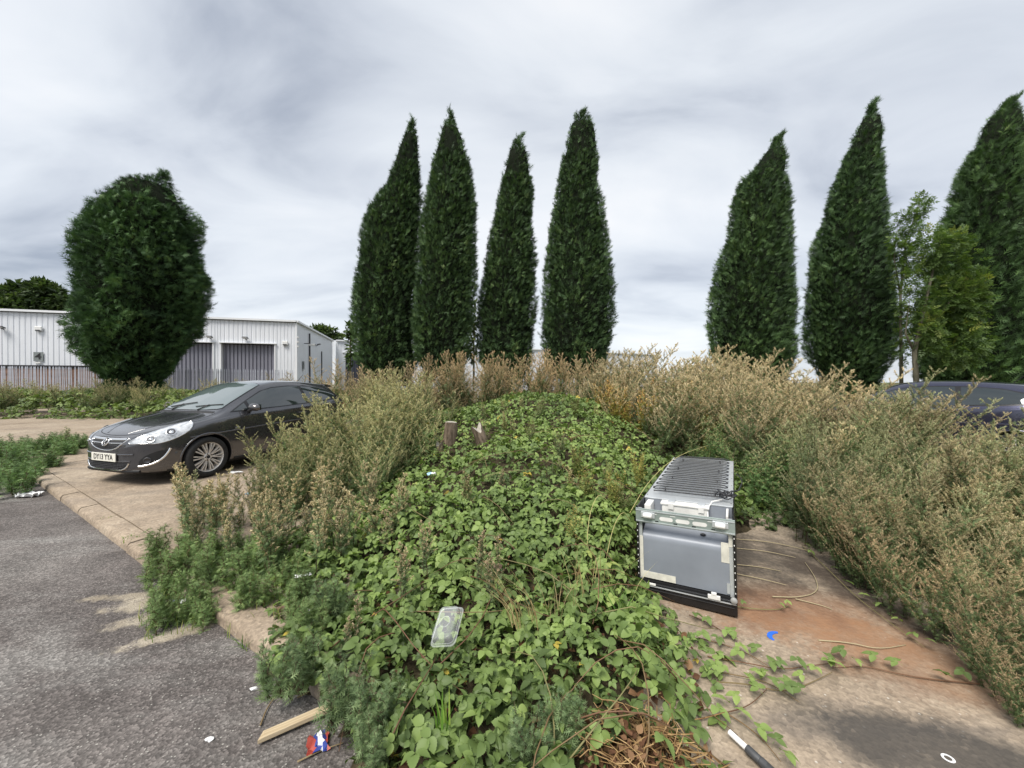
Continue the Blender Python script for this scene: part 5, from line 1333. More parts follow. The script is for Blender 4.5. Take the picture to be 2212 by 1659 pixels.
def trifoliate(hi=True, seed=0):
    rs = np.random.RandomState(seed); lv, lt = leaflet(hi); V = []; T = []; k = 0
    for (a, s, x, y) in ((0, 1.0, 0, 0.28), (74, 0.86, 0.03, 0.12), (-74, 0.86, -0.03, 0.12)):
        a = rad(a + rs.uniform(-10, 10)); s = s * rs.uniform(0.92, 1.08); ca, sa = math.cos(a), math.sin(a); p = lv * s; tl = rs.uniform(-0.25, 0.1)
        q = np.stack([p[:, 0] * ca + p[:, 1] * sa + x, -p[:, 0] * sa + p[:, 1] * ca + y, p[:, 2] + tl * p[:, 1]], -1)
        V.append(q); T.append(lt + k); k += len(lv)
    if hi:   # leaf stalk
        V.append(np.array([(-0.018, -0.35, -0.2), (0.018, -0.35, -0.2), (0, 0.30, 0)])); T.append(np.array([(0, 1, 2)]) + k)
    return np.concatenate(V), np.concatenate(T)
HI = [trifoliate(True, s) for s in range(6)]; XH = [trifoliate(2, s) for s in range(6)]; LO = [trifoliate(False, s) for s in range(4)]
def leaf_frames(rs, n, slope, size):
    az = rs.rand(n) * 2 * np.pi
    d = np.stack([np.cos(az), np.sin(az), -0.25 + 0.35 * rs.randn(n)], -1)
    nr = np.stack([slope[:, 0], slope[:, 1], np.ones(n)], -1) + rs.randn(n, 3) * 0.42
    return frames(d, nr, size)
def in_fridge(x, y, pad=0.0):
    dx, dy = x - 0.875, y - 2.66; c, s = math.cos(rad(30)), math.sin(rad(30))
    lx = dx * c - dy * s; ly = dx * s + dy * c
    return (lx > -pad) & (lx < FW + pad) & (ly > -0.02 - pad) & (ly < FL + pad)
def canopy_points(rs, n, x0, x1, y0, y1, hfun, mfun, depth):
    x = rs.uniform(x0, x1, n); y = rs.uniform(y0, y1, n)
    m = mfun(x, y); k = (rs.rand(n) < m) & ~in_fridge(x, y, 0.02); x, y = x[k], y[k]
    h = hfun(x, y); e = 0.08
    slope = np.stack([-(hfun(x + e, y) - h) / e, -(hfun(x, y + e) - h) / e], -1)
    dz = depth * rs.rand(len(x)) ** 1.6
    return x, y, h - dz, slope, dz / depth
br_root = empty('bramble_patch', (0, 4.5, 0)); setp(br_root, 'big green bramble patch sprawling over the bank in the centre', 'bramble')
br_root.location = (0, 0, 0)
rs = np.random.RandomState(77)
m_near = lambda x, y: bramble_mask(x, y, 0.22) * np.where(y < 3.6, 1, 0)
m_far = lambda x, y: bramble_mask(x, y, 0.35) * np.where(y >= 3.6, 1, 0)
x, y, z, slope, dep = canopy_points(rs, 12500, -2.2, 2.2, 0.95, 3.7, bramble_h, m_near, 0.16)
dead_zone = sstep(0.55, 0.15, np.hypot((x - 0.42) / 0.9, (y - 1.42)))      # gap where the dead heap shows
thin = (rs.rand(len(x)) > 0.75 * dead_zone) & (fnoise(np.stack([x * 2.1, y * 2.1, x * 0 + 40], -1)) > 0.22)
x, y, z, slope, dep = x[thin], y[thin], z[thin], slope[thin], dep[thin]
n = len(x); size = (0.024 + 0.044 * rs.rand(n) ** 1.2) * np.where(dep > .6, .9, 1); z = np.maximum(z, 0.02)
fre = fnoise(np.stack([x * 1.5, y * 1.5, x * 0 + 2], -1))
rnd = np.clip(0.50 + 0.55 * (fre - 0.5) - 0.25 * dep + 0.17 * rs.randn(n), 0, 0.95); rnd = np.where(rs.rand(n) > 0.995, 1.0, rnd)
MM = leaf_frames(rs, n, slope, size); PP = np.stack([x, y, z], -1)
# the nearest, largest leaves are objects of their own
up_ = (PP[:, 1] > 0.9) & (np.abs(PP[:, 0] / PP[:, 1]) < 1.3) & ((1.45 - PP[:, 2]) / PP[:, 1] < 1.0) & (dep < 0.25)
cand = np.where(up_)[0]; cand = cand[np.argsort(PP[cand, 1] / (size[cand] / 0.045))][:300]
solo = np.zeros(n, bool); solo[cand] = True
_lm = {}
for i in cand:
    v = int(rs.randint(6)); b = int(rnd[i] * 7.99); key = (v, b)
    if key not in _lm:
        _lm[key] = mesh_tri('leaf', XH[v][0], XH[v][1], M_BRM, np.full(len(XH[v][1]), (b + .5) / 8), smooth=True)
    o = link('leaf', _lm[key], br_root)
    o.matrix_local = Matrix.Translation(Vector(PP[i])) @ Matrix([list(r) for r in MM[i]]).to_4x4()
Vs, Ts, Rs = [], [], []; off = 0
def push(bv, bt, M, L, r):
    global off
    V, T = inst(bv, bt, M, L); Vs.append(V); Ts.append(T + off); Rs.append(np.repeat(r, len(bt))); off += len(V)
rest = np.where(~solo & (dep < 0.45))[0]; under = np.where(~solo & (dep >= 0.45))[0]
for v in range(4):
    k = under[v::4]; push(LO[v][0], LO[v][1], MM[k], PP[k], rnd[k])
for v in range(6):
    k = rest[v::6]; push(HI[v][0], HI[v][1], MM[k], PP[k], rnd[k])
x, y, z, slope, dep = canopy_points(rs, 32500, -5.0, 6.0, 3.5, 10.4, bramble_h, m_far, 0.26)
n = len(x); size = 0.026 + 0.044 * rs.rand(n)
fre = fnoise(np.stack([x * 1.1, y * 1.1, x * 0 + 2], -1)); gap = fnoise(np.stack([x * 2.4, y * 2.4, x * 0 + 31], -1)) > 0.25
rnd = np.clip(0.48 + 0.8 * (fre - 0.5) - 0.28 * dep + 0.17 * rs.randn(n) - 0.20 * sstep(1.6, 2.6, x), 0, 0.95); rnd = np.where(rs.rand(n) > 0.996, 1.0, rnd)
MM = leaf_frames(rs, n, slope, size); PP = np.stack([x, y, z], -1); idx = np.where(gap)[0]
for v in range(4):
    k = idx[v::4]; push(LO[v][0], LO[v][1], MM[k], PP[k], rnd[k])
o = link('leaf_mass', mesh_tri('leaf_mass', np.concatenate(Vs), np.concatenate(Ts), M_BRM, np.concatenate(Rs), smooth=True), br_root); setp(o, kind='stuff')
# arching canes
rc = random.Random(5)
def cane_mesh(pts, r, rv, mat=None):
    m = MB().tube(pts, [r * (1 - 0.6 * i / (len(pts) - 1)) for i in range(len(pts))], 5)
    me = mesh_py('cane', m.V, m.F, mat or M_CANE, True); a = me.attributes.new('rnd', 'FLOAT', 'FACE'); a.data.foreach_set('value', [rv] * len(me.polygons)); return me
def hb(x, y): return float(bramble_h(np.array([x]), np.array([y]))[0])
for k in range(46):
    x0 = rc.uniform(-1.0, 1.0); y0 = rc.uniform(1.3, 5.5) if k < 34 else rc.uniform(1.25, 2.4); a = rc.uniform(0, 6.28); L = rc.uniform(0.5, 1.1); pts = []
    for i in range(7):
        t = i / 6; xx = x0 + L * t * math.cos(a + 0.5 * t); yy = y0 + L * t * math.sin(a + 0.5 * t)
        if bool(in_fridge(np.array([xx]), np.array([yy]), .05)[0]): break
        pts.append((xx, yy, hb(xx, yy) - 0.07 + 0.10 * math.sin(math.pi * t)))
    if len(pts) > 3: link('cane', cane_mesh(pts, 0.0038, rc.random()), br_root)
# runners creeping over the concrete, each with its own leaves
def runner(label, uv, seed, leaves=5, r=0.0035, size=(0.035, 0.05), end=0.0, z0=0.012, col=None):
    rr = random.Random(seed); rt = empty('bramble_runner', G(*uv[0], z0)); setp(rt, label, 'bramble', 'bramble runners on the concrete')
    P = smooth_poly([G(u, v, z0 + 0.012 * rr.random()) for u, v in uv], 2, False)
    link('cane', cane_mesh([p - rt.location for p in P], r, rr.random() if col is None else col), rt)
    for k in range(leaves):
        p = P[min(len(P) - 1, int(len(P) * (k + 0.7) / leaves))] - rt.location; v = rr.randrange(6); b = rr.randrange(2, 7); key = (v, b)
        if key not in _lm: _lm[key] = mesh_tri('leaf', XH[v][0], XH[v][1], M_BRM, np.full(len(XH[v][1]), (b + .5) / 8), smooth=True)
        o = link('leaf', _lm[key], rt); a = rr.uniform(0, 6.28); s = rr.uniform(*size)
        o.matrix_local = Matrix.Translation(p + Vector((0.02 * math.cos(a), 0.02 * math.sin(a), 0.035 + 0.02 * rr.random()))) @ Matrix.Rotation(a, 4, 'Z') @ Matrix.Rotation(rr.uniform(-.3, .15), 4, 'X') @ Matrix.Rotation(rr.uniform(-.3, .3), 4, 'Y') @ Matrix.Scale(s, 4)
runner('leafy bramble runner reaching right across the pale concrete below the blue hook', [(1530, 1420), (1620, 1435), (1690, 1450), (1750, 1440), (1830, 1432)], 1, 6)
runner('bramble runner with hanging leaves crossing the concrete towards the dark stain', [(1540, 1475), (1620, 1480), (1700, 1500), (1760, 1475), (1800, 1455)], 2, 6)
runner('bramble runner ending in large leaves beside the white pole', [(1545, 1530), (1600, 1560), (1650, 1600), (1690, 1650)], 3, 5, size=(0.04, 0.055))
runner('long bramble shoot running from the right thicket along the rusty concrete', [(2120, 1480), (2010, 1470), (1930, 1455), (1870, 1440), (1800, 1445)], 4, 6)
runner('bramble runner with big leaves at the very edge of the patch nearest the blue hook', [(1510, 1380), (1570, 1395), (1620, 1415), (1660, 1440)], 41, 5, size=(0.042, 0.058))
runner('bramble runner poking out of the patch below the fridge door', [(1490, 1330), (1540, 1350), (1590, 1385)], 42, 4, size=(0.042, 0.055))
runner('leafy bramble runner between the two long ones on the pale concrete', [(1530, 1450), (1600, 1462), (1660, 1475), (1730, 1520)], 43, 6, size=(0.042, 0.056))
runner('bramble runner curling back beside the dead heap', [(1500, 1560), (1560, 1545), (1620, 1530), (1660, 1490)], 44, 5, size=(0.04, 0.056))
runner('bramble shoot with small leaves along the foot of the right thicket', [(1735, 1180), (1790, 1230), (1850, 1290), (1930, 1350), (2000, 1400)], 5, 9, size=(0.03, 0.045))
runner('broken bramble shoot beside the fridge foot with a wilted sprig', [(1580, 1310), (1640, 1318), (1690, 1318), (1705, 1310)], 6, 3, size=(0.022, 0.03), col=1.0)
for k, (uv, lb) in enumerate([([(1590, 1165), (1660, 1170), (1730, 1185), (1760, 1195)], 'uppermost bare cut bramble stem on the concrete right of the fridge'), ([(1590, 1185), (1650, 1190), (1720, 1205)], 'second bare cut bramble stem down on the concrete right of the fridge'), ([(1590, 1220), (1640, 1225), (1690, 1235)], 'short bare bramble stem touching the side of the fridge at mid height'), ([(1590, 1240), (1650, 1252), (1700, 1265)], 'lowest straight bare bramble stem beside the fridge'),
        ([(1670, 1290), (1730, 1292), (1770, 1280), (1765, 1250), (1740, 1215)], 'hooked bare bramble stem curving on the concrete right of the fridge'), ([(1770, 1385), (1840, 1390), (1900, 1405), (1960, 1395)], 'pale bare stem lying across the orange rust stain'), ([(1720, 1295), (1780, 1310), (1800, 1318)], 'short pale stem just above the rust stain')]):
    runner(lb, uv, 20 + k, 0, 0.0042, col=0.0, z0=0.006)
    for c in bpy.data.objects:
        pass
for o in list(COL.objects):
    if o.name.startswith('bramble_runner') and 'bare' in o.get('label', '') or (o.name.startswith('bramble_runner') and 'pale stem' in o.get('label', '')) or (o.name.startswith('bramble_runner') and 'short pale' in o.get('label', '')):
        for c in o.children:
            c.data.materials.clear(); c.data.materials.append(M_DRY); c.data.attributes['rnd'].data.foreach_set('value', [0.85] * len(c.data.polygons)); c.color = (1, 1, 1, 1)
        o['group'] = 'bare cut stems'
# the bank of bramble beyond the forecourt
def bank2_h(x, y): return 0.30 + 0.75 * sstep(14.6, 17.5, y) + 0.5 * (fnoise(np.stack([x * .6, y * .6, x * 0 + 5], -1)) - 0.5)
def bank2_m(x, y): return sstep(0, 0.7, y - 14.7 - 0.8 * (fnoise(np.stack([x * .5, y * 0, x * 0 + 9], -1)) - 0.5)) * sstep(0, 0.5, 19 - y) * (fnoise(np.stack([x * .9, y * .9, x * 0 + 50], -1)) > 0.38)
x, y, z, slope, dep = canopy_points(rs, 12500, -27, -4.5, 14.4, 19.2, bank2_h, bank2_m, 0.5)
n = len(x); MM = leaf_frames(rs, n, slope, rs.uniform(0.08, 0.14, n)); rnd = np.clip(0.42 + 0.8 * (fnoise(np.stack([x * .7, y * .7, x * 0], -1)) - .5) - 0.25 * dep + .17 * rs.randn(n), 0, 1)
V, T = inst(LO[0][0], LO[0][1], MM, np.stack([x, y, np.maximum(z, .03)], -1))
b2 = empty('bramble_bank', (-14, 16.5, 0)); setp(b2, 'low bramble bank along the far edge of the forecourt behind the grey car', 'bramble')
o = link('leaf_mass', mesh_tri('leaf_mass', V - np.array([-14, 16.5, 0]), T, M_BRM, np.repeat(rnd, len(LO[0][1])), smooth=True), b2); setp(o, kind='stuff'); o.color = (0.95, 0.9, 0.95, 1)

# ================================================================== MUGWORT AND OTHER WEEDS
M_FLW = foliage('mugwort_flower_spikes', [(0.0, (0.27, 0.240, 0.155)), (0.45, (0.56, 0.50, 0.345)), (0.8, (0.88, 0.82, 0.64)), (1.0, (0.92, 0.87, 0.70))], 0.75, 0.25, True, 0.15, (1.0, 0.95, 0.8))
M_MLF = foliage('mugwort_leaf', [(0.0, (0.090, 0.125, 0.064)), (0.5, (0.175, 0.230, 0.112)), (1.0, (0.29, 0.34, 0.18))], 0.6, 0.28, True, 0.3)
M_STM = foliage('weed_stem', [(0.0, (0.06, 0.042, 0.028)), (1.0, (0.15, 0.11, 0.07))], 0.7, 0.0, True, 0.2)
SPK_V = np.array([(-0.16, 0, 0), (0.16, 0, 0), (0.0, 1.0, 0.0), (0, 0.1, -0.16), (0, 0.1, 0.16)], float); SPK_T = np.array([(0, 1, 2), (3, 4, 2)])
def tubes_np(segs):
    """thin three-sided stems: list of (p0, p1, r0, r1)"""
    p0 = np.array([s[0] for s in segs]); p1 = np.array([s[1] for s in segs]); r0 = np.array([s[2] for s in segs]); r1 = np.array([s[3] for s in segs])
    t = p1 - p0; t /= np.linalg.norm(t, axis=1, keepdims=True) + 1e-9
    a = np.cross(t, np.array([0.31, 0.95, 0.05])); a /= np.linalg.norm(a, axis=1, keepdims=True) + 1e-9; b = np.cross(t, a); V = []
    for p, r in ((p0, r0), (p1, r1)):
        for k in range(3):
            q = 2 * math.pi * k / 3; V.append(p + (a * math.cos(q) + b * math.sin(q)) * r[:, None])
    V = np.stack(V, 1).reshape(-1, 3); base = np.arange(len(segs)) * 6; T = []
    for k in range(3):
        l = (k + 1) % 3; T += [np.stack([base + k, base + l, base + 3 + l], -1), np.stack([base + k, base + 3 + l, base + 3 + k], -1)]
    return V, np.concatenate(T)
def mugwort(seed, H=1.7, nst=4, nbr=34, spread=0.22, ncl=26, leaf_n=60, lsize=(0.05, 0.10), low=0.28, blen=0.34, fsize=(0.011, 0.025), lean=0.0, flower=True):
    rs = np.random.RandomState(seed); segs = []; FP, FDr, LP, LD, FU = [], [], [], [], []
    for s in range(nst):
        a = rs.rand() * 6.28; r = spread * 0.45 * rs.rand() ** .5; b0 = np.array([r * math.cos(a), r * math.sin(a), -0.03]); h = H * rs.uniform(0.72, 1.0) if s else H
        ln = np.array([math.cos(a) * spread * rs.uniform(.3, 1.1) + lean, math.sin(a) * spread * rs.uniform(.3, 1.1), 0])
        K = 9; ts = np.linspace(0, 1, K); P = b0 + np.outer(ts ** 1.4, ln) * h / 1.5 + np.outer(ts, [0, 0, h]); P[1:-1, :2] += 0.012 * rs.randn(K - 2, 2)
        for i in range(K - 1): segs.append((P[i], P[i + 1], 0.0065 * (1 - 0.8 * ts[i]), 0.0065 * (1 - 0.8 * ts[i + 1])))
        def at(t): 
            i = min(K - 2, int(t * (K - 1))); f = t * (K - 1) - i; return P[i] * (1 - f) + P[i + 1] * f
        for k in range(nbr):
            t = low + (0.985 - low) * (k + rs.rand()) / nbr; az = k * 2.4 + rs.rand() * 0.8; L = h * (blen * (1 - t) ** 0.8 * rs.uniform(.6, 1.35) + 0.035)
            el = rs.uniform(0.50, 1.0); d = np.array([math.cos(az) * math.cos(el), math.sin(az) * math.cos(el), math.sin(el)]); p = at(t); mid = p + d * L * .5; d2 = d + np.array([0, 0, .22]) + 0.22 * rs.randn(3); e = mid + d2 / np.linalg.norm(d2) * L * .5
            segs.append((p, mid, 0.0028, 0.002)); segs.append((mid, e, 0.002, 0.0008))
            if flower:
                n = int(ncl * (0.45 + L / (0.3 * h)) * min(1.0, 0.25 + 1.3 * t)); u = rs.rand(n) ** 0.75 * 0.88 + 0.12
                q = np.where(u[:, None] < .5, p + (mid - p) * (u[:, None] / .5), mid + (e - mid) * ((u[:, None] - .5) / .5)) + rs.randn(n, 3) * 0.006 * (1.3 - u[:, None])
                FU.append(u); FP.append(q); FDr.append(np.tile(d2, (n, 1)) + rs.randn(n, 3) * 0.8)
            n = int(3 + L * 42 * (1.2 - t)); u = rs.rand(n) * (0.6 if flower else 1.0); LP.append(p + (e - p) * u[:, None] + rs.randn(n, 3) * .008); LD.append(np.tile(d, (n, 1)) * .5 + rs.randn(n, 3) * .7)
        if flower:
            n = int(ncl * 1.6); u = rs.uniform(0.78, 1.0, n); FU.append(u); FP.append(np.array([at(min(.999, k)) for k in u]) + rs.randn(n, 3) * .008); FDr.append(np.tile([0, 0, 1.0], (n, 1)) + rs.randn(n, 3) * .5)
        n = leaf_n; u = rs.uniform(0.03, 0.80 if flower else 1.0, n); az = rs.rand(n) * 6.28; LP.append(np.array([at(min(.999, k)) for k in u]) + rs.randn(n, 3) * .012); LD.append(np.stack([np.cos(az), np.sin(az), rs.uniform(-.2, .7, n)], -1))
    out = {}
    V, T = tubes_np(segs); out['stems'] = mesh_tri('stems', V, T, M_STM, np.repeat(rs.rand(len(segs)), 6)[:len(T)])
    LP = np.concatenate(LP); LD = np.concatenate(LD); n = len(LP); sz = rs.uniform(lsize[0], lsize[1], n) * np.interp(LP[:, 2] / H, [0, .5, 1], [1.15, .8, .45])
    V, T = inst(FB_V, FB_T, frames(LD, rs.randn(n, 3) * .6 + np.array([0, 0, 1.]), sz), LP); out['leaves'] = mesh_tri('leaves', V, T, M_MLF, np.repeat(np.clip(0.45 + .25 * rs.randn(n), 0, 1), len(FB_T)))
    if flower:
        FP = np.concatenate(FP); FDr = np.concatenate(FDr); n = len(FP)
        V, T = inst(SPK_V, SPK_T, frames(FDr, rs.randn(n, 3), rs.uniform(fsize[0], fsize[1], n)), FP); out['flower_spikes'] = mesh_tri('flower_spikes', V, T, M_FLW, np.repeat(np.clip(0.12 + 0.6 * np.concatenate(FU) + .2 * rs.randn(n), 0, 1), 2))
    return out
TALL = [mugwort(s, 1.8, 4, 25, 0.32, 76, 75) for s in (1, 2, 3, 4)]
LEAN = [mugwort(s, 1.8, 4, 25, 0.34, 76, 75, lean=0.55) for s in (11, 12, 13)]
BUSH = [mugwort(s, 1.5, 7, 26, 0.64, 62, 95, low=0.14, blen=0.40) for s in (21, 22, 23)]
MID = [mugwort(s, 0.75, 3, 17, 0.20, 26, 50, (0.04, 0.075), 0.30, 0.24, (0.012, 0.024)) for s in (31, 32, 33)]
LOWL = [mugwort(s, 0.36, 7, 9, 0.26, 0, 46, (0.045, 0.085), 0.15, 0.25, flower=False) for s in (41, 42, 43)]
HERB = [mugwort(s, 0.8, 6, 22, 0.30, 6, 90, (0.04, 0.075), 0.15, 0.22, (0.012, 0.022)) for s in (51, 52)]
rp = random.Random(99)
def plant(protos, loc, h, base_h, label, group, tint=(1, 1, 1), ftint=None, lean=(0, 0), name='mugwort_plant', cat='weed', wide=1.0, rz=None):
    pr = rp.choice(protos); r = empty(name, loc); s = h / base_h
    r.rotation_euler = (lean[1], lean[0], rp.uniform(0, 6.28) if rz is None else rz); r.scale = (s * wide, s * wide, s); setp(r, label, cat, group)
    j = rp.uniform(0.76, 1.18)
    for k, me in pr.items():
        o = bpy.data.objects.new(k, me); COL.objects.link(o); o.parent = r; o['kind'] = 'stuff'; c = ftint if (k == 'flower_spikes' and ftint) else tint; o.color = (c[0] * j, c[1] * j, c[2] * j, 1)
    return r
def scatter(n, x0, x1, y0, y1, ok, hf, mind=0.25):
    pts = []; tries = 0
    while len(pts) < n and tries < n * 60:
        tries += 1; x = rp.uniform(x0, x1); y = rp.uniform(y0, y1)
        if ok(x, y) and all((x - a) ** 2 + (y - b) ** 2 > mind * mind for a, b in pts): pts.append((x, y))
    return pts
def poly_in(P):
    def f(x, y):
        c = False; n = len(P)
        for i in range(n):
            (x1, y1), (x2, y2) = P[i], P[(i + 1) % n]
            if (y1 > y) != (y2 > y) and x < (x2 - x1) * (y - y1) / (y2 - y1) + x1: c = not c
        return c
    return f
BROWN = (0.92, 0.83, 0.72); TAN = (1.0, 0.93, 0.79); GREENF = (0.80, 0.86, 0.74)
# right-hand thicket
Rp = poly_in([(2.5, 1.5), (2.58, 2.4), (2.68, 3.3), (2.75, 4.4), (2.9, 5.4), (2.3, 6.3), (1.6, 7.5), (1.2, 9.2), (2.0, 10.6), (4.2, 10.6), (4.5, 8.6), (4.9, 7.0), (5.2, 5.2), (4.7, 3.3), (3.5, 1.5)])
Hf = lambda x, y: float(np.interp(y, [1.7, 2.4, 3.2, 4.2, 5.5, 7.0, 9.0, 10.5], [0.55, 0.85, 1.15, 1.50, 1.75, 2.1, 2.42, 2.5]))
def thicket_words(x, y):
    if y < 2.6: return 'low spreading mugwort by the dark stain at the edge of the right-hand concrete', 'mugwort along the right concrete'
    if y < 3.6: return 'spreading mugwort at the right end of the bare cut stems beside the concrete', 'mugwort beside the cut stems'
    if y < 5.4: return 'leaning tan mugwort in the part of the thicket nearest the blue car', 'mugwort thicket near the blue car'
    if x < 2.6: return 'tall tan mugwort rising behind the golden weeds beyond the fridge', 'mugwort thicket behind the golden weeds'
    if y < 7.4: return 'tall wind-blown tan mugwort in the middle of the right-hand thicket', 'mugwort in the middle of the right thicket'
    return 'tall tan mugwort at the back of the thicket below the right-hand conifers', 'mugwort below the right conifers'
for (x, y) in scatter(86, 1, 5.2, 1.7, 10.7, Rp, None, 0.34):
    h = Hf(x, y) * rp.uniform(.70, 1.07); near = y < 3.6
    f = TAN if y > 5 else ((0.92, 0.88, 0.72) if rp.random() < .35 else (0.68, 0.75, 0.56))
    plant(BUSH if near else LEAN, (x, y, 0), h, 1.5 if near else 1.8, *thicket_words(x, y), (0.95, 1.0, 0.9), f, (rp.uniform(0.04, .26), rp.uniform(-.08, .08)), wide=0.85 if near else 1.0, rz=rp.uniform(-.6, .6))
for (x, y) in scatter(24, 2.4, 4.4, 1.5, 3.4, poly_in([(2.42, 1.45), (2.5, 2.4), (2.66, 3.3), (4.3, 3.3), (3.2, 1.45)]), None, 0.2):
    plant(BUSH, (x, y, 0), Hf(x, y) * rp.uniform(.55, .9), 1.5, *thicket_words(x, y), (0.92, 1.02, 0.85), (0.80, 0.76, 0.60), (rp.uniform(-.1, .12), rp.uniform(-.1, .1)))
for (x, y, h) in ((2.36, 1.95, .50), (2.26, 1.78, .40), (2.44, 2.15, .55), (2.42, 2.42, .52), (2.52, 2.68, .58), (2.18, 1.62, .34), (2.6, 2.95, .6)):
    plant(BUSH, (x, y, 0), h, 1.5, *thicket_words(x, y), (0.92, 1.0, 0.85), (0.86, 0.74, 0.60), (rp.uniform(-.1, .1), rp.uniform(-.1, .1)))
for (x, y, h) in ((4.3, 9.4, 2.3), (5.0, 10.9, 2.4), (5.8, 11.4, 2.3), (4.6, 10.4, 2.4), (6.8, 11.6, 2.2), (5.4, 11.9, 2.4)):
    plant(LEAN, (x, y, 0), h, 1.8, 'tall tan mugwort at the back of the thicket below the right-hand conifers', 'mugwort below the right conifers', (0.95, 1.0, 0.9), TAN, (.08, 0), rz=rp.uniform(-.5, .5))
for (x, y, h) in ((4.75, 5.5, 1.5), (5.05, 5.75, 1.42), (5.3, 6.1, 1.45), (4.9, 6.3, 1.6), (5.35, 5.4, 1.2), (5.6, 5.8, 1.25), (5.0, 4.9, 1.25), (5.5, 4.9, 1.0)):
    plant(LEAN, (x, y, 0), h, 1.8, 'leaning tan mugwort in the part of the thicket nearest the blue car', 'mugwort thicket near the blue car', (0.95, 1.0, 0.9), TAN, (.12, 0), rz=rp.uniform(-.5, .5))
for (x, y, h) in ((2.85, 4.3, .75), (3.05, 4.6, .9), (2.8, 4.9, .8), (3.3, 4.4, .95), (2.75, 3.9, .6), (3.1, 3.9, .7), (3.5, 4.9, 1.1), (2.6, 5.4, .8), (3.0, 5.5, 1.0), (3.8, 4.2, .9), (4.2, 4.9, 1.1), (3.4, 3.5, .7)):
    plant(HERB, (x, y, 0), h, 0.8, 'green leafy weed at the foot of the thicket behind the right side of the fridge', 'green weeds at the foot of the thicket', (0.85, 1.1, 0.8), (0.7, .75, .5), (rp.uniform(0, .15), 0), name='green_weed', wide=1.25)
# behind the bank
R2 = poly_in([(-5.2, 10.4), (-2.5, 9.6), (0, 10.2), (2.2, 9.6), (3.2, 10.8), (3.2, 12.6), (-4, 13.2), (-6, 12)])
for (x, y) in scatter(38, -6, 3.3, 9.5, 13.3, R2, None, 0.36):
    plant(TALL, (x, y, 0.1), rp.uniform(1.4, 2.2), 1.8, 'brown mugwort in the row behind the bramble bank below the central conifers', 'mugwort row behind the bramble bank', (0.9, 0.95, 0.85), BROWN, (rp.uniform(-.02, .1), rp.uniform(-.05, .05)))
for (x, y) in scatter(18, -2.4, 2.6, 10.0, 10.9, lambda x, y: True, None, 0.26):
    plant(TALL, (x, y, 0.1), rp.uniform(1.85, 2.25), 1.8, 'brown mugwort standing right at the crest of the bramble bank', 'mugwort at the crest of the bank', (0.9, 0.95, 0.85), (0.98, 0.84, 0.70), (rp.uniform(-.02, .1), rp.uniform(-.05, .05)))
# along the far edge of the forecourt and behind the grey car
R4 = poly_in([(-26, 16.2), (-14, 15.6), (-8, 13.4), (-5.5, 11.4), (-4.0, 11.8), (-5, 14.5), (-9, 17), (-24, 19)])
for (x, y) in scatter(47, -26, -4, 11, 19, R4, None, 0.5):
    far = x < -10
    plant(TALL if not far else BUSH, (x, y, 0.15 if far else 0), rp.uniform(1.1, 1.55) if far else rp.uniform(1.5, 1.95), 1.5 if far else 1.8, 'olive mugwort on the scrubby bank left of and behind the grey car' if far else 'brown mugwort standing behind the tail of the grey car', 'mugwort on the far bank' if far else 'mugwort behind the car', (0.95, 1.0, 0.9), (0.9, 0.9, 0.72) if far else BROWN)
# the big clump beside the car
CL = [(-2.70, 4.85, 1.02, -.16), (-2.40, 4.75, 1.14, -.08), (-2.1, 4.9, 1.20, -.02), (-2.85, 5.1, 0.95, -.2), (-2.55, 5.25, 1.22, -.08), (-2.25, 5.4, 1.32, -.03), (-1.85, 5.3, 1.45, .02), (-2.45, 4.45, 0.85, -.08), (-2.0, 4.5, 1.0, 0), (-2.75, 4.5, .72, -.2), (-1.6, 5.0, 1.25, .1), (-2.3, 4.2, .9, -.1), (-1.75, 4.4, .95, .05), (-2.6, 4.15, .7, -.15), (-2.1, 5.7, 1.45, 0)]
for k, (x, y, h, ln) in enumerate(CL):
    plant(BUSH, (x, y, 0), h, 1.5, 'grey-green bushy mugwort leaning over the door of the grey car', 'mugwort clump beside the car', (1.0, 1.08, 0.92), (0.82, 0.85, 0.64), (ln, rp.uniform(-.05, .1)))
for (x, y, h) in [(-2.0, 6.1, 1.72), (-1.7, 6.4, 1.68), (-2.2, 6.7, 1.70), (-1.45, 6.0, 1.50), (-1.85, 5.7, 1.6), (-1.3, 5.6, 1.25), (-2.2, 7.1, 1.75), (-1.65, 7.2, 1.6), (-2.55, 7.5, 1.6), (-1.2, 6.7, 1.3)]:
    plant(TALL, (x, y, 0), h, 1.8, 'tall upright mugwort between the tail of the grey car and the stumps', 'tall mugwort by the car tail', (1.0, 1.08, 0.92), (0.86, 0.88, 0.66), (rp.uniform(-.06, .08), rp.uniform(-.05, .05)), wide=1.1)
# spires in front of the clump
R5 = poly_in([(-3.05, 3.35), (-3.3, 3.95), (-2.6, 4.2), (-1.5, 4.0), (-1.0, 3.3), (-1.05, 2.9), (-1.6, 2.75), (-2.3, 3.1)])
for (x, y) in scatter(37, -3.3, -1, 2.7, 4.3, R5, None, 0.15):
    plant(MID, (x, y, 0), rp.uniform(.42, .74), 0.75, 'slender mugwort spire in the weeds between the kerb and the bramble', 'mugwort spires by the kerb', (0.9, 1.0, 0.9), (0.92, 0.86, 0.72))
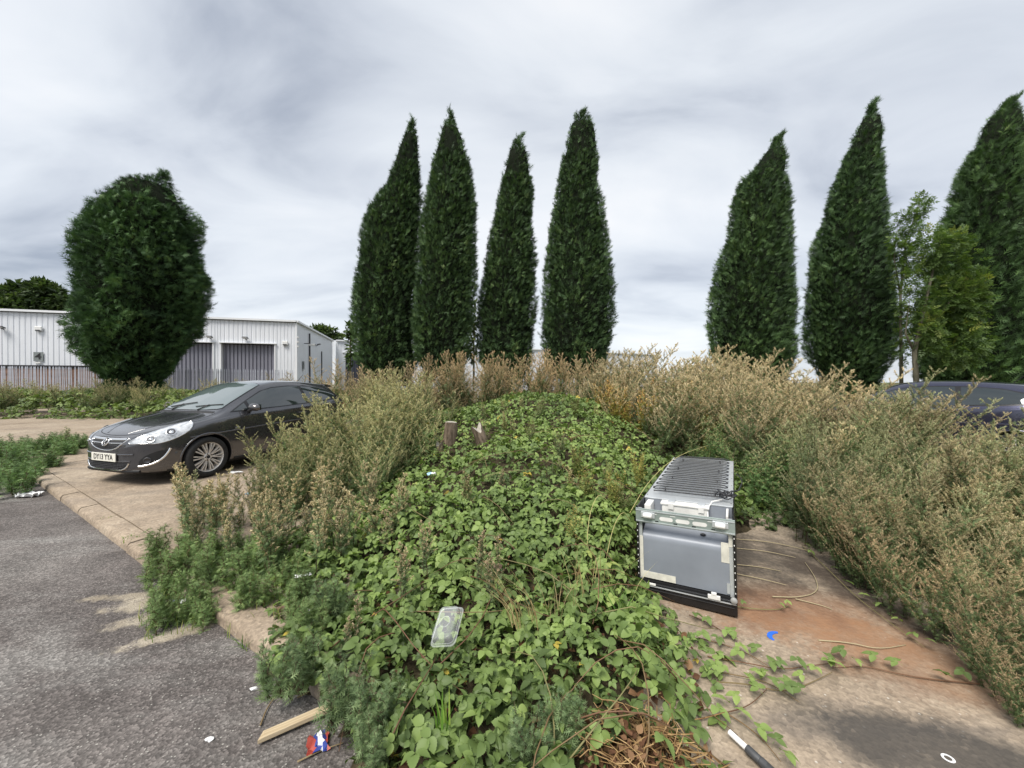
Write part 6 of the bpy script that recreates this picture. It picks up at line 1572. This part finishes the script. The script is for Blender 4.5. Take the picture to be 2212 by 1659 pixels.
# leafy weeds on the kerb
R6 = poly_in([tuple(G(u, v).xy) for u, v in ((318, 1215), (345, 1330), (480, 1340), (530, 1300), (610, 1320), (650, 1390), (720, 1370), (700, 1290), (640, 1215), (430, 1180))])
for (x, y) in scatter(34, -3.2, -1.0, 2.0, 3.5, R6, None, 0.13):
    plant(LOWL, (x, y, 0 if (Vector((x, y, 0)) - K0).dot(KN) > 0 else -0.075), rp.uniform(.16, .34), 0.36, 'low bright green leafy weed growing over the kerb', 'low weeds over the kerb', (1.15, 1.28, 0.95), name='leafy_weed')
R7 = poly_in([tuple(G(u, v).xy) for u, v in ((-60, 985), (-60, 1072), (70, 1062), (110, 1020), (150, 985), (195, 965), (190, 945), (90, 965))])
for (x, y) in scatter(34, -11, -5.5, 4.5, 9.5, R7, None, 0.22):
    plant(LOWL, (x, y, -0.02), rp.uniform(.28, .46), 0.36, 'low green weed in the patch at the left end of the kerb', 'weed patch at the left kerb end', (0.95, 1.15, 0.9), name='leafy_weed', wide=1.25)
for u, v, h, lb in ((138, 975, .55, 'thin tall weed spire nearest the front of the grey car'), (155, 968, .45, 'shorter weed spire just before the grey car number plate'), (415, 1110, .5, 'lone weed spire at the front edge of the concrete bay')):
    plant(MID, G(u, v), h, 0.75, lb, None, (0.9, 1.1, 0.95), GREENF)
# grey-green clumps at the front
for u, v, h, lb in ((600, 1500, .26, 'grey-green feathery weed overhanging the tarmac below the broken kerb'), (660, 1470, .24, 'feathery weed sprig just above the overhanging grey-green one'), (760, 1560, .30, 'grey-green feathery weed at the end of the timber batten'), (820, 1590, .24, 'short feathery weed right of the timber batten'), (1210, 1640, .24, 'pale grey-green feathery weed at the bottom edge beside the dead heap'), (1150, 1655, .22, 'feathery weed at the bottom edge left of the pale grey-green one'), (800, 1660, .2, 'small feathery weed at the bottom edge below the wrapper'), (720, 1330, .3, 'dull green weed tuft beside the broken kerb end')):
    plant(LOWL, G(u, v, 0.04), h, 0.36, lb, None, (1.05, 1.15, 1.05), name='feathery_weed', wide=0.9)
for u, v, z, h, lb in ((1075, 1290, .2, .34, 'pinkish seeding mugwort in the middle of the brambles'), (1030, 1250, .25, .3, 'small seeding mugwort left of the pinkish one in the brambles'), (870, 1290, .12, .38, 'beige seeding mugwort at the left edge of the brambles'), (920, 1240, .2, .34, 'beige seeding mugwort second from the left edge of the brambles'), (1075, 1090, .3, .35, 'slim grey mugwort spire in the middle of the bramble slope'), (770, 1420, .05, .28, 'dark seeding weed near the road edge of the brambles')):
    plant(MID, G(u, v, z), h, 0.75, lb, None, (0.85, 0.9, 0.85), (0.95, 0.84, 0.74))
for k in range(22):
    x = rp.uniform(-1.5, 1.6); y = rp.uniform(3.3, 8.2)
    if bool(in_fridge(np.array([x]), np.array([y]), .25)[0]): continue
    plant(rp.choice([MID, HERB]), (x, y, hb(x, y) - .2), rp.uniform(.30, .48), 0.78, 'small seeding weed poking up through the bramble leaves on the bank', 'small weeds poking through the brambles', rp.choice([(1.1, 1.15, .8), (.9, 1.0, .85), (1.3, 1.25, .75)]), (0.9, .85, .66), name='seeding_weed')
# yellow-green willowherb beside the fridge and the golden bush behind
for u, v, Yd, h, t, lb in ((1330, 1110, 3.5, .42, (1.5, 1.35, .75), 'yellow-green willowherb touching the left side of the fridge'), (1275, 1100, 3.6, .44, (1.35, 1.3, .75), 'yellow-green willowherb left of the one beside the fridge'), (1380, 1060, 3.9, .40, (1.6, 1.35, .7), 'yellowing willowherb behind the left edge of the fridge'), (1250, 1030, 4.2, .36, (1.3, 1.3, .75), 'small yellow-green willowherb up the bramble slope'), (1230, 1190, 3.0, .36, (1.25, 1.25, .8), 'willowherb among the dry grass left of the fridge')):
    plant(HERB, PT(u, v, Yd), h, 0.8, lb, None, t, (1.3, 1.2, .6), name='willowherb_plant')
for (x, y, h) in [(2.1, 7.3, 1.05), (2.6, 7.0, 1.0), (1.7, 7.9, 1.1), (3.1, 6.7, 1.0), (2.3, 8.2, 1.2), (3.0, 7.6, 1.2), (3.6, 7.1, 1.15)]:
    plant(HERB, (x, y, 0.35), h, 0.8, 'golden-yellow weed in the band above the dark brambles behind the fridge', 'golden weeds behind the fridge', (1.75, 1.25, .55), (1.3, .95, .5), name='golden_weed', wide=1.3)
# ================================================================== GRASSES, DRY STEMS, DEAD HEAP
M_GRS = foliage('grass_blade', [(0.0, (0.07, 0.13, 0.03)), (0.5, (0.15, 0.22, 0.06)), (1.0, (0.36, 0.36, 0.15))], 0.6, 0.3, True, 0.2)
def blades(rs, n, r0, h, lean, w, bias=(0, 0)):
    a = rs.rand(n) * 6.28; r = r0 * rs.rand(n) ** .5; b = np.stack([r * np.cos(a), r * np.sin(a), np.full(n, -.02)], -1); H_ = h * rs.uniform(.55, 1.0, n)
    az = rs.rand(n) * 6.28; ln = np.stack([np.cos(az), np.sin(az), np.zeros(n)], -1) * (lean * rs.rand(n) * H_)[:, None] + np.array([bias[0], bias[1], 0]) * H_[:, None]
    sd = np.stack([-np.sin(az), np.cos(az), np.zeros(n)], -1) * w; V = []; K = 5
    for k in range(K):
        t = k / (K - 1); c = b + ln * t ** 2 + np.stack([0 * H_, 0 * H_, H_ * (t - 0.25 * t * t * min(1, lean))], -1); ww = (1 - t) ** .7 + .05
        V += [c - sd * ww, c + sd * ww]
    V = np.stack(V, 1); base = np.arange(n)[:, None] * (2 * K); T = []
    for k in range(K - 1):
        i = 2 * k; T += [base + np.array([[i, i + 1, i + 3]]), base + np.array([[i, i + 3, i + 2]])]
    return V.reshape(-1, 3), np.stack(T, 1).reshape(-1, 3), np.repeat(rs.rand(n), 2 * (K - 1))
def tuft(name, label, loc, n, r0, h, lean, w, mat, seed, tint=(1, 1, 1), bias=(0, 0), group='grass tufts'):
    rs_ = np.random.RandomState(seed); V, T, R_ = blades(rs_, n, r0, h, lean, w, bias)
    o = link(name, mesh_tri(name, V, T, mat, R_)); o.location = loc; o.color = (*tint, 1); return setp(o, label, 'grass', group)
tuft('dry_grass_tuft', 'tall dry grass stems standing left of the fridge', G(1275, 1300, .1), 22, .14, .55, .55, .0022, M_DRY, 1, (1.15, 1.15, .85))
tuft('dry_grass_tuft', 'shorter dry grass stems in front of the tall ones left of the fridge', G(1225, 1330, .1), 20, .16, .34, .8, .0022, M_DRY, 2, (1.0, .95, .8))
tuft('dry_grass_tuft', 'flattened dry grass lying left over the brambles above the food tub', G(1130, 1340, .16), 26, .10, .42, .5, .0022, M_DRY, 3, (1.05, 1.0, .8), (-.8, .1))
tuft('dry_grass_tuft', 'dry grass stalks poking out near the near corner of the fridge', G(1330, 1310, .05), 18, .1, .38, .9, .002, M_DRY, 4, (1.1, 1.15, .8))
tuft('grass_tuft', 'bright green grass tuft just below the near corner of the fridge', G(1345, 1350, .06), 26, .05, .26, .7, .005, M_GRS, 5, (.9, 1.3, .8))
tuft('grass_tuft', 'small green grass tuft growing at the foot of the broken kerb', G(535, 1395, -.07), 24, .05, .12, 1.1, .003, M_GRS, 6, (.9, 1.1, .8))
tuft('grass_tuft', 'upright light green grass spikes near the bottom of the brambles', G(960, 1590, .1), 12, .03, .25, .4, .005, M_GRS, 7, (1.1, 1.4, .8))
tuft('grass_tuft', 'green weed sprouting from the kerb joint in front of the car', G(283, 1162), 34, .08, .06, 1.2, .004, M_GRS, 8, (.85, 1.15, .7))
tuft('grass_tuft', 'tiny tuft in the kerb joint further from the camera', G(228, 1118), 18, .05, .04, 1.2, .004, M_GRS, 9, (.85, 1.0, .7))
for k in range(14):
    u = rp.uniform(345, 560) if k < 9 else rp.uniform(560, 720); v = rp.uniform(1270, 1350)
    tuft('grass_tuft', 'fine yellowish grass between the leafy weeds and the tarmac' if k < 9 else 'fine yellowish grass on the slab behind the broken kerb end', G(u, v, -.06 if k < 9 else 0.0), 60, .16, .13, .9, .0022, M_GRS, 60 + k, (1.0, 1.0, .75), group='fine grass at the road edge' if k < 9 else 'fine grass behind the kerb end')
# arching single stems
for k, (uvz, lb) in enumerate([([(1360, 1110, 3.3), (1400, 1040, 3.5), (1460, 985, 3.7), (1530, 962, 3.9)], 'long arching straw stem curving over the far left of the fridge'), ([(1270, 1270, 2.75), (1268, 1130, 2.9), (1290, 1065, 3.0), (1310, 1078, 3.0)], 'tall nodding grass stalk left of the fridge'), ([(1300, 1270, 2.7), (1320, 1150, 2.85), (1345, 1100, 2.9), (1362, 1125, 2.9)], 'nodding grass stalk nearest the fridge')]):
    P = smooth_poly([PT(*q) for q in uvz], 2, False); r_ = P[0]; o = link('grass_stalk', cane_mesh([p - r_ for p in P], .0035, .95, M_DRY)); o.location = r_; o.color = (1.1, 1.15, .8, 1); setp(o, lb, 'grass')
# dead heap at the bottom
hp = G(1385, 1615, .12); rs_ = np.random.RandomState(6); n = 620; hp_root = empty('dead_weed_heap', (hp.x, hp.y, 0)); setp(hp_root, 'heap of dead rust-brown leaves and roots at the bottom edge', 'dead weeds')
px = rs_.randn(n) * .11; py = rs_.randn(n) * .085; pz = .05 + .12 * np.exp(-(px ** 2 + py ** 2) / .02) * rs_.rand(n)
V, T = inst(leaflet(True)[0], leaflet(True)[1], frames(rs_.randn(n, 3), rs_.randn(n, 3), rs_.uniform(.015, .04, n)), np.stack([px, py, pz], -1)); o = link('dead_leaves', mesh_tri('dead_leaves', V, T, M_DEAD, np.repeat(rs_.rand(n), len(leaflet(True)[1])))); o.parent = hp_root; setp(o, kind='stuff')
sg = []
for k in range(130):
    a = rs_.rand() * 6.28; p = np.array([rs_.randn() * .09, rs_.randn() * .07, .07 + .08 * rs_.rand()])
    for j in range(3):
        a += rs_.randn() * .6; q = p + np.array([.045 * math.cos(a), .045 * math.sin(a), .012 * rs_.randn()]); sg.append((p, q, .0022, .0016)); p = q
V, T = tubes_np(sg); o = link('dry_roots', mesh_tri('dry_roots', V, T, M_DRY, np.repeat(rs_.rand(len(sg)), 6)), hp_root); setp(o, kind='stuff'); o.color = (1, .8, .6, 1)
# brown leaf litter and dead stalks showing between the brambles
n = 900; x = rs_.uniform(-.9, 1.15, n); y = rs_.uniform(1.15, 3.0, n); k = (bramble_mask(x, y, .3) > .3) & ~in_fridge(x, y, .03); x, y = x[k], y[k]; n = len(x)
V, T = inst(leaflet(False)[0], leaflet(False)[1], frames(rs_.randn(n, 3), np.array([0, 0, 1.]) + .6 * rs_.randn(n, 3), rs_.uniform(.02, .05, n)), np.stack([x, y, np.maximum(bramble_h(x, y) - .11, .03)], -1)); o = link('leaf_litter', mesh_tri('leaf_litter', V, T, M_DEAD, np.repeat(rs_.rand(n), len(leaflet(False)[1])))); setp(o, 'dead brown leaf litter under the bramble leaves', 'leaf litter', kind='stuff')
# loose twigs on the tarmac
for k, (uv, lb) in enumerate([([(435, 1270), (480, 1258), (520, 1243), (560, 1236)], 'dead forked stalk lying on the tarmac beside the kerb'), ([(560, 1570), (575, 1530), (600, 1500), (640, 1480)], 'curved twig on the tarmac above the batten'), ([(640, 1510), (700, 1480), (740, 1490)], 'pale twig under the overhanging weeds'), ([(600, 1450), (660, 1425), (720, 1400)], 'thin twig below the broken kerb stone'), ([(640, 1650), (690, 1625), (740, 1608)], 'dark stick lying over the red and blue wrapper'), ([(700, 1590), (715, 1560), (735, 1535)], 'short stem crossing the batten')]):
    P = smooth_poly([G(u, v, -.065) for u, v in uv], 2, False); o = link('twig', cane_mesh([p - P[0] for p in P], .004, .2 + .12 * k, M_DRY)); o.location = P[0]; o.color = (.8, .75, .7, 1); setp(o, lb, 'twig', 'twigs on the tarmac')
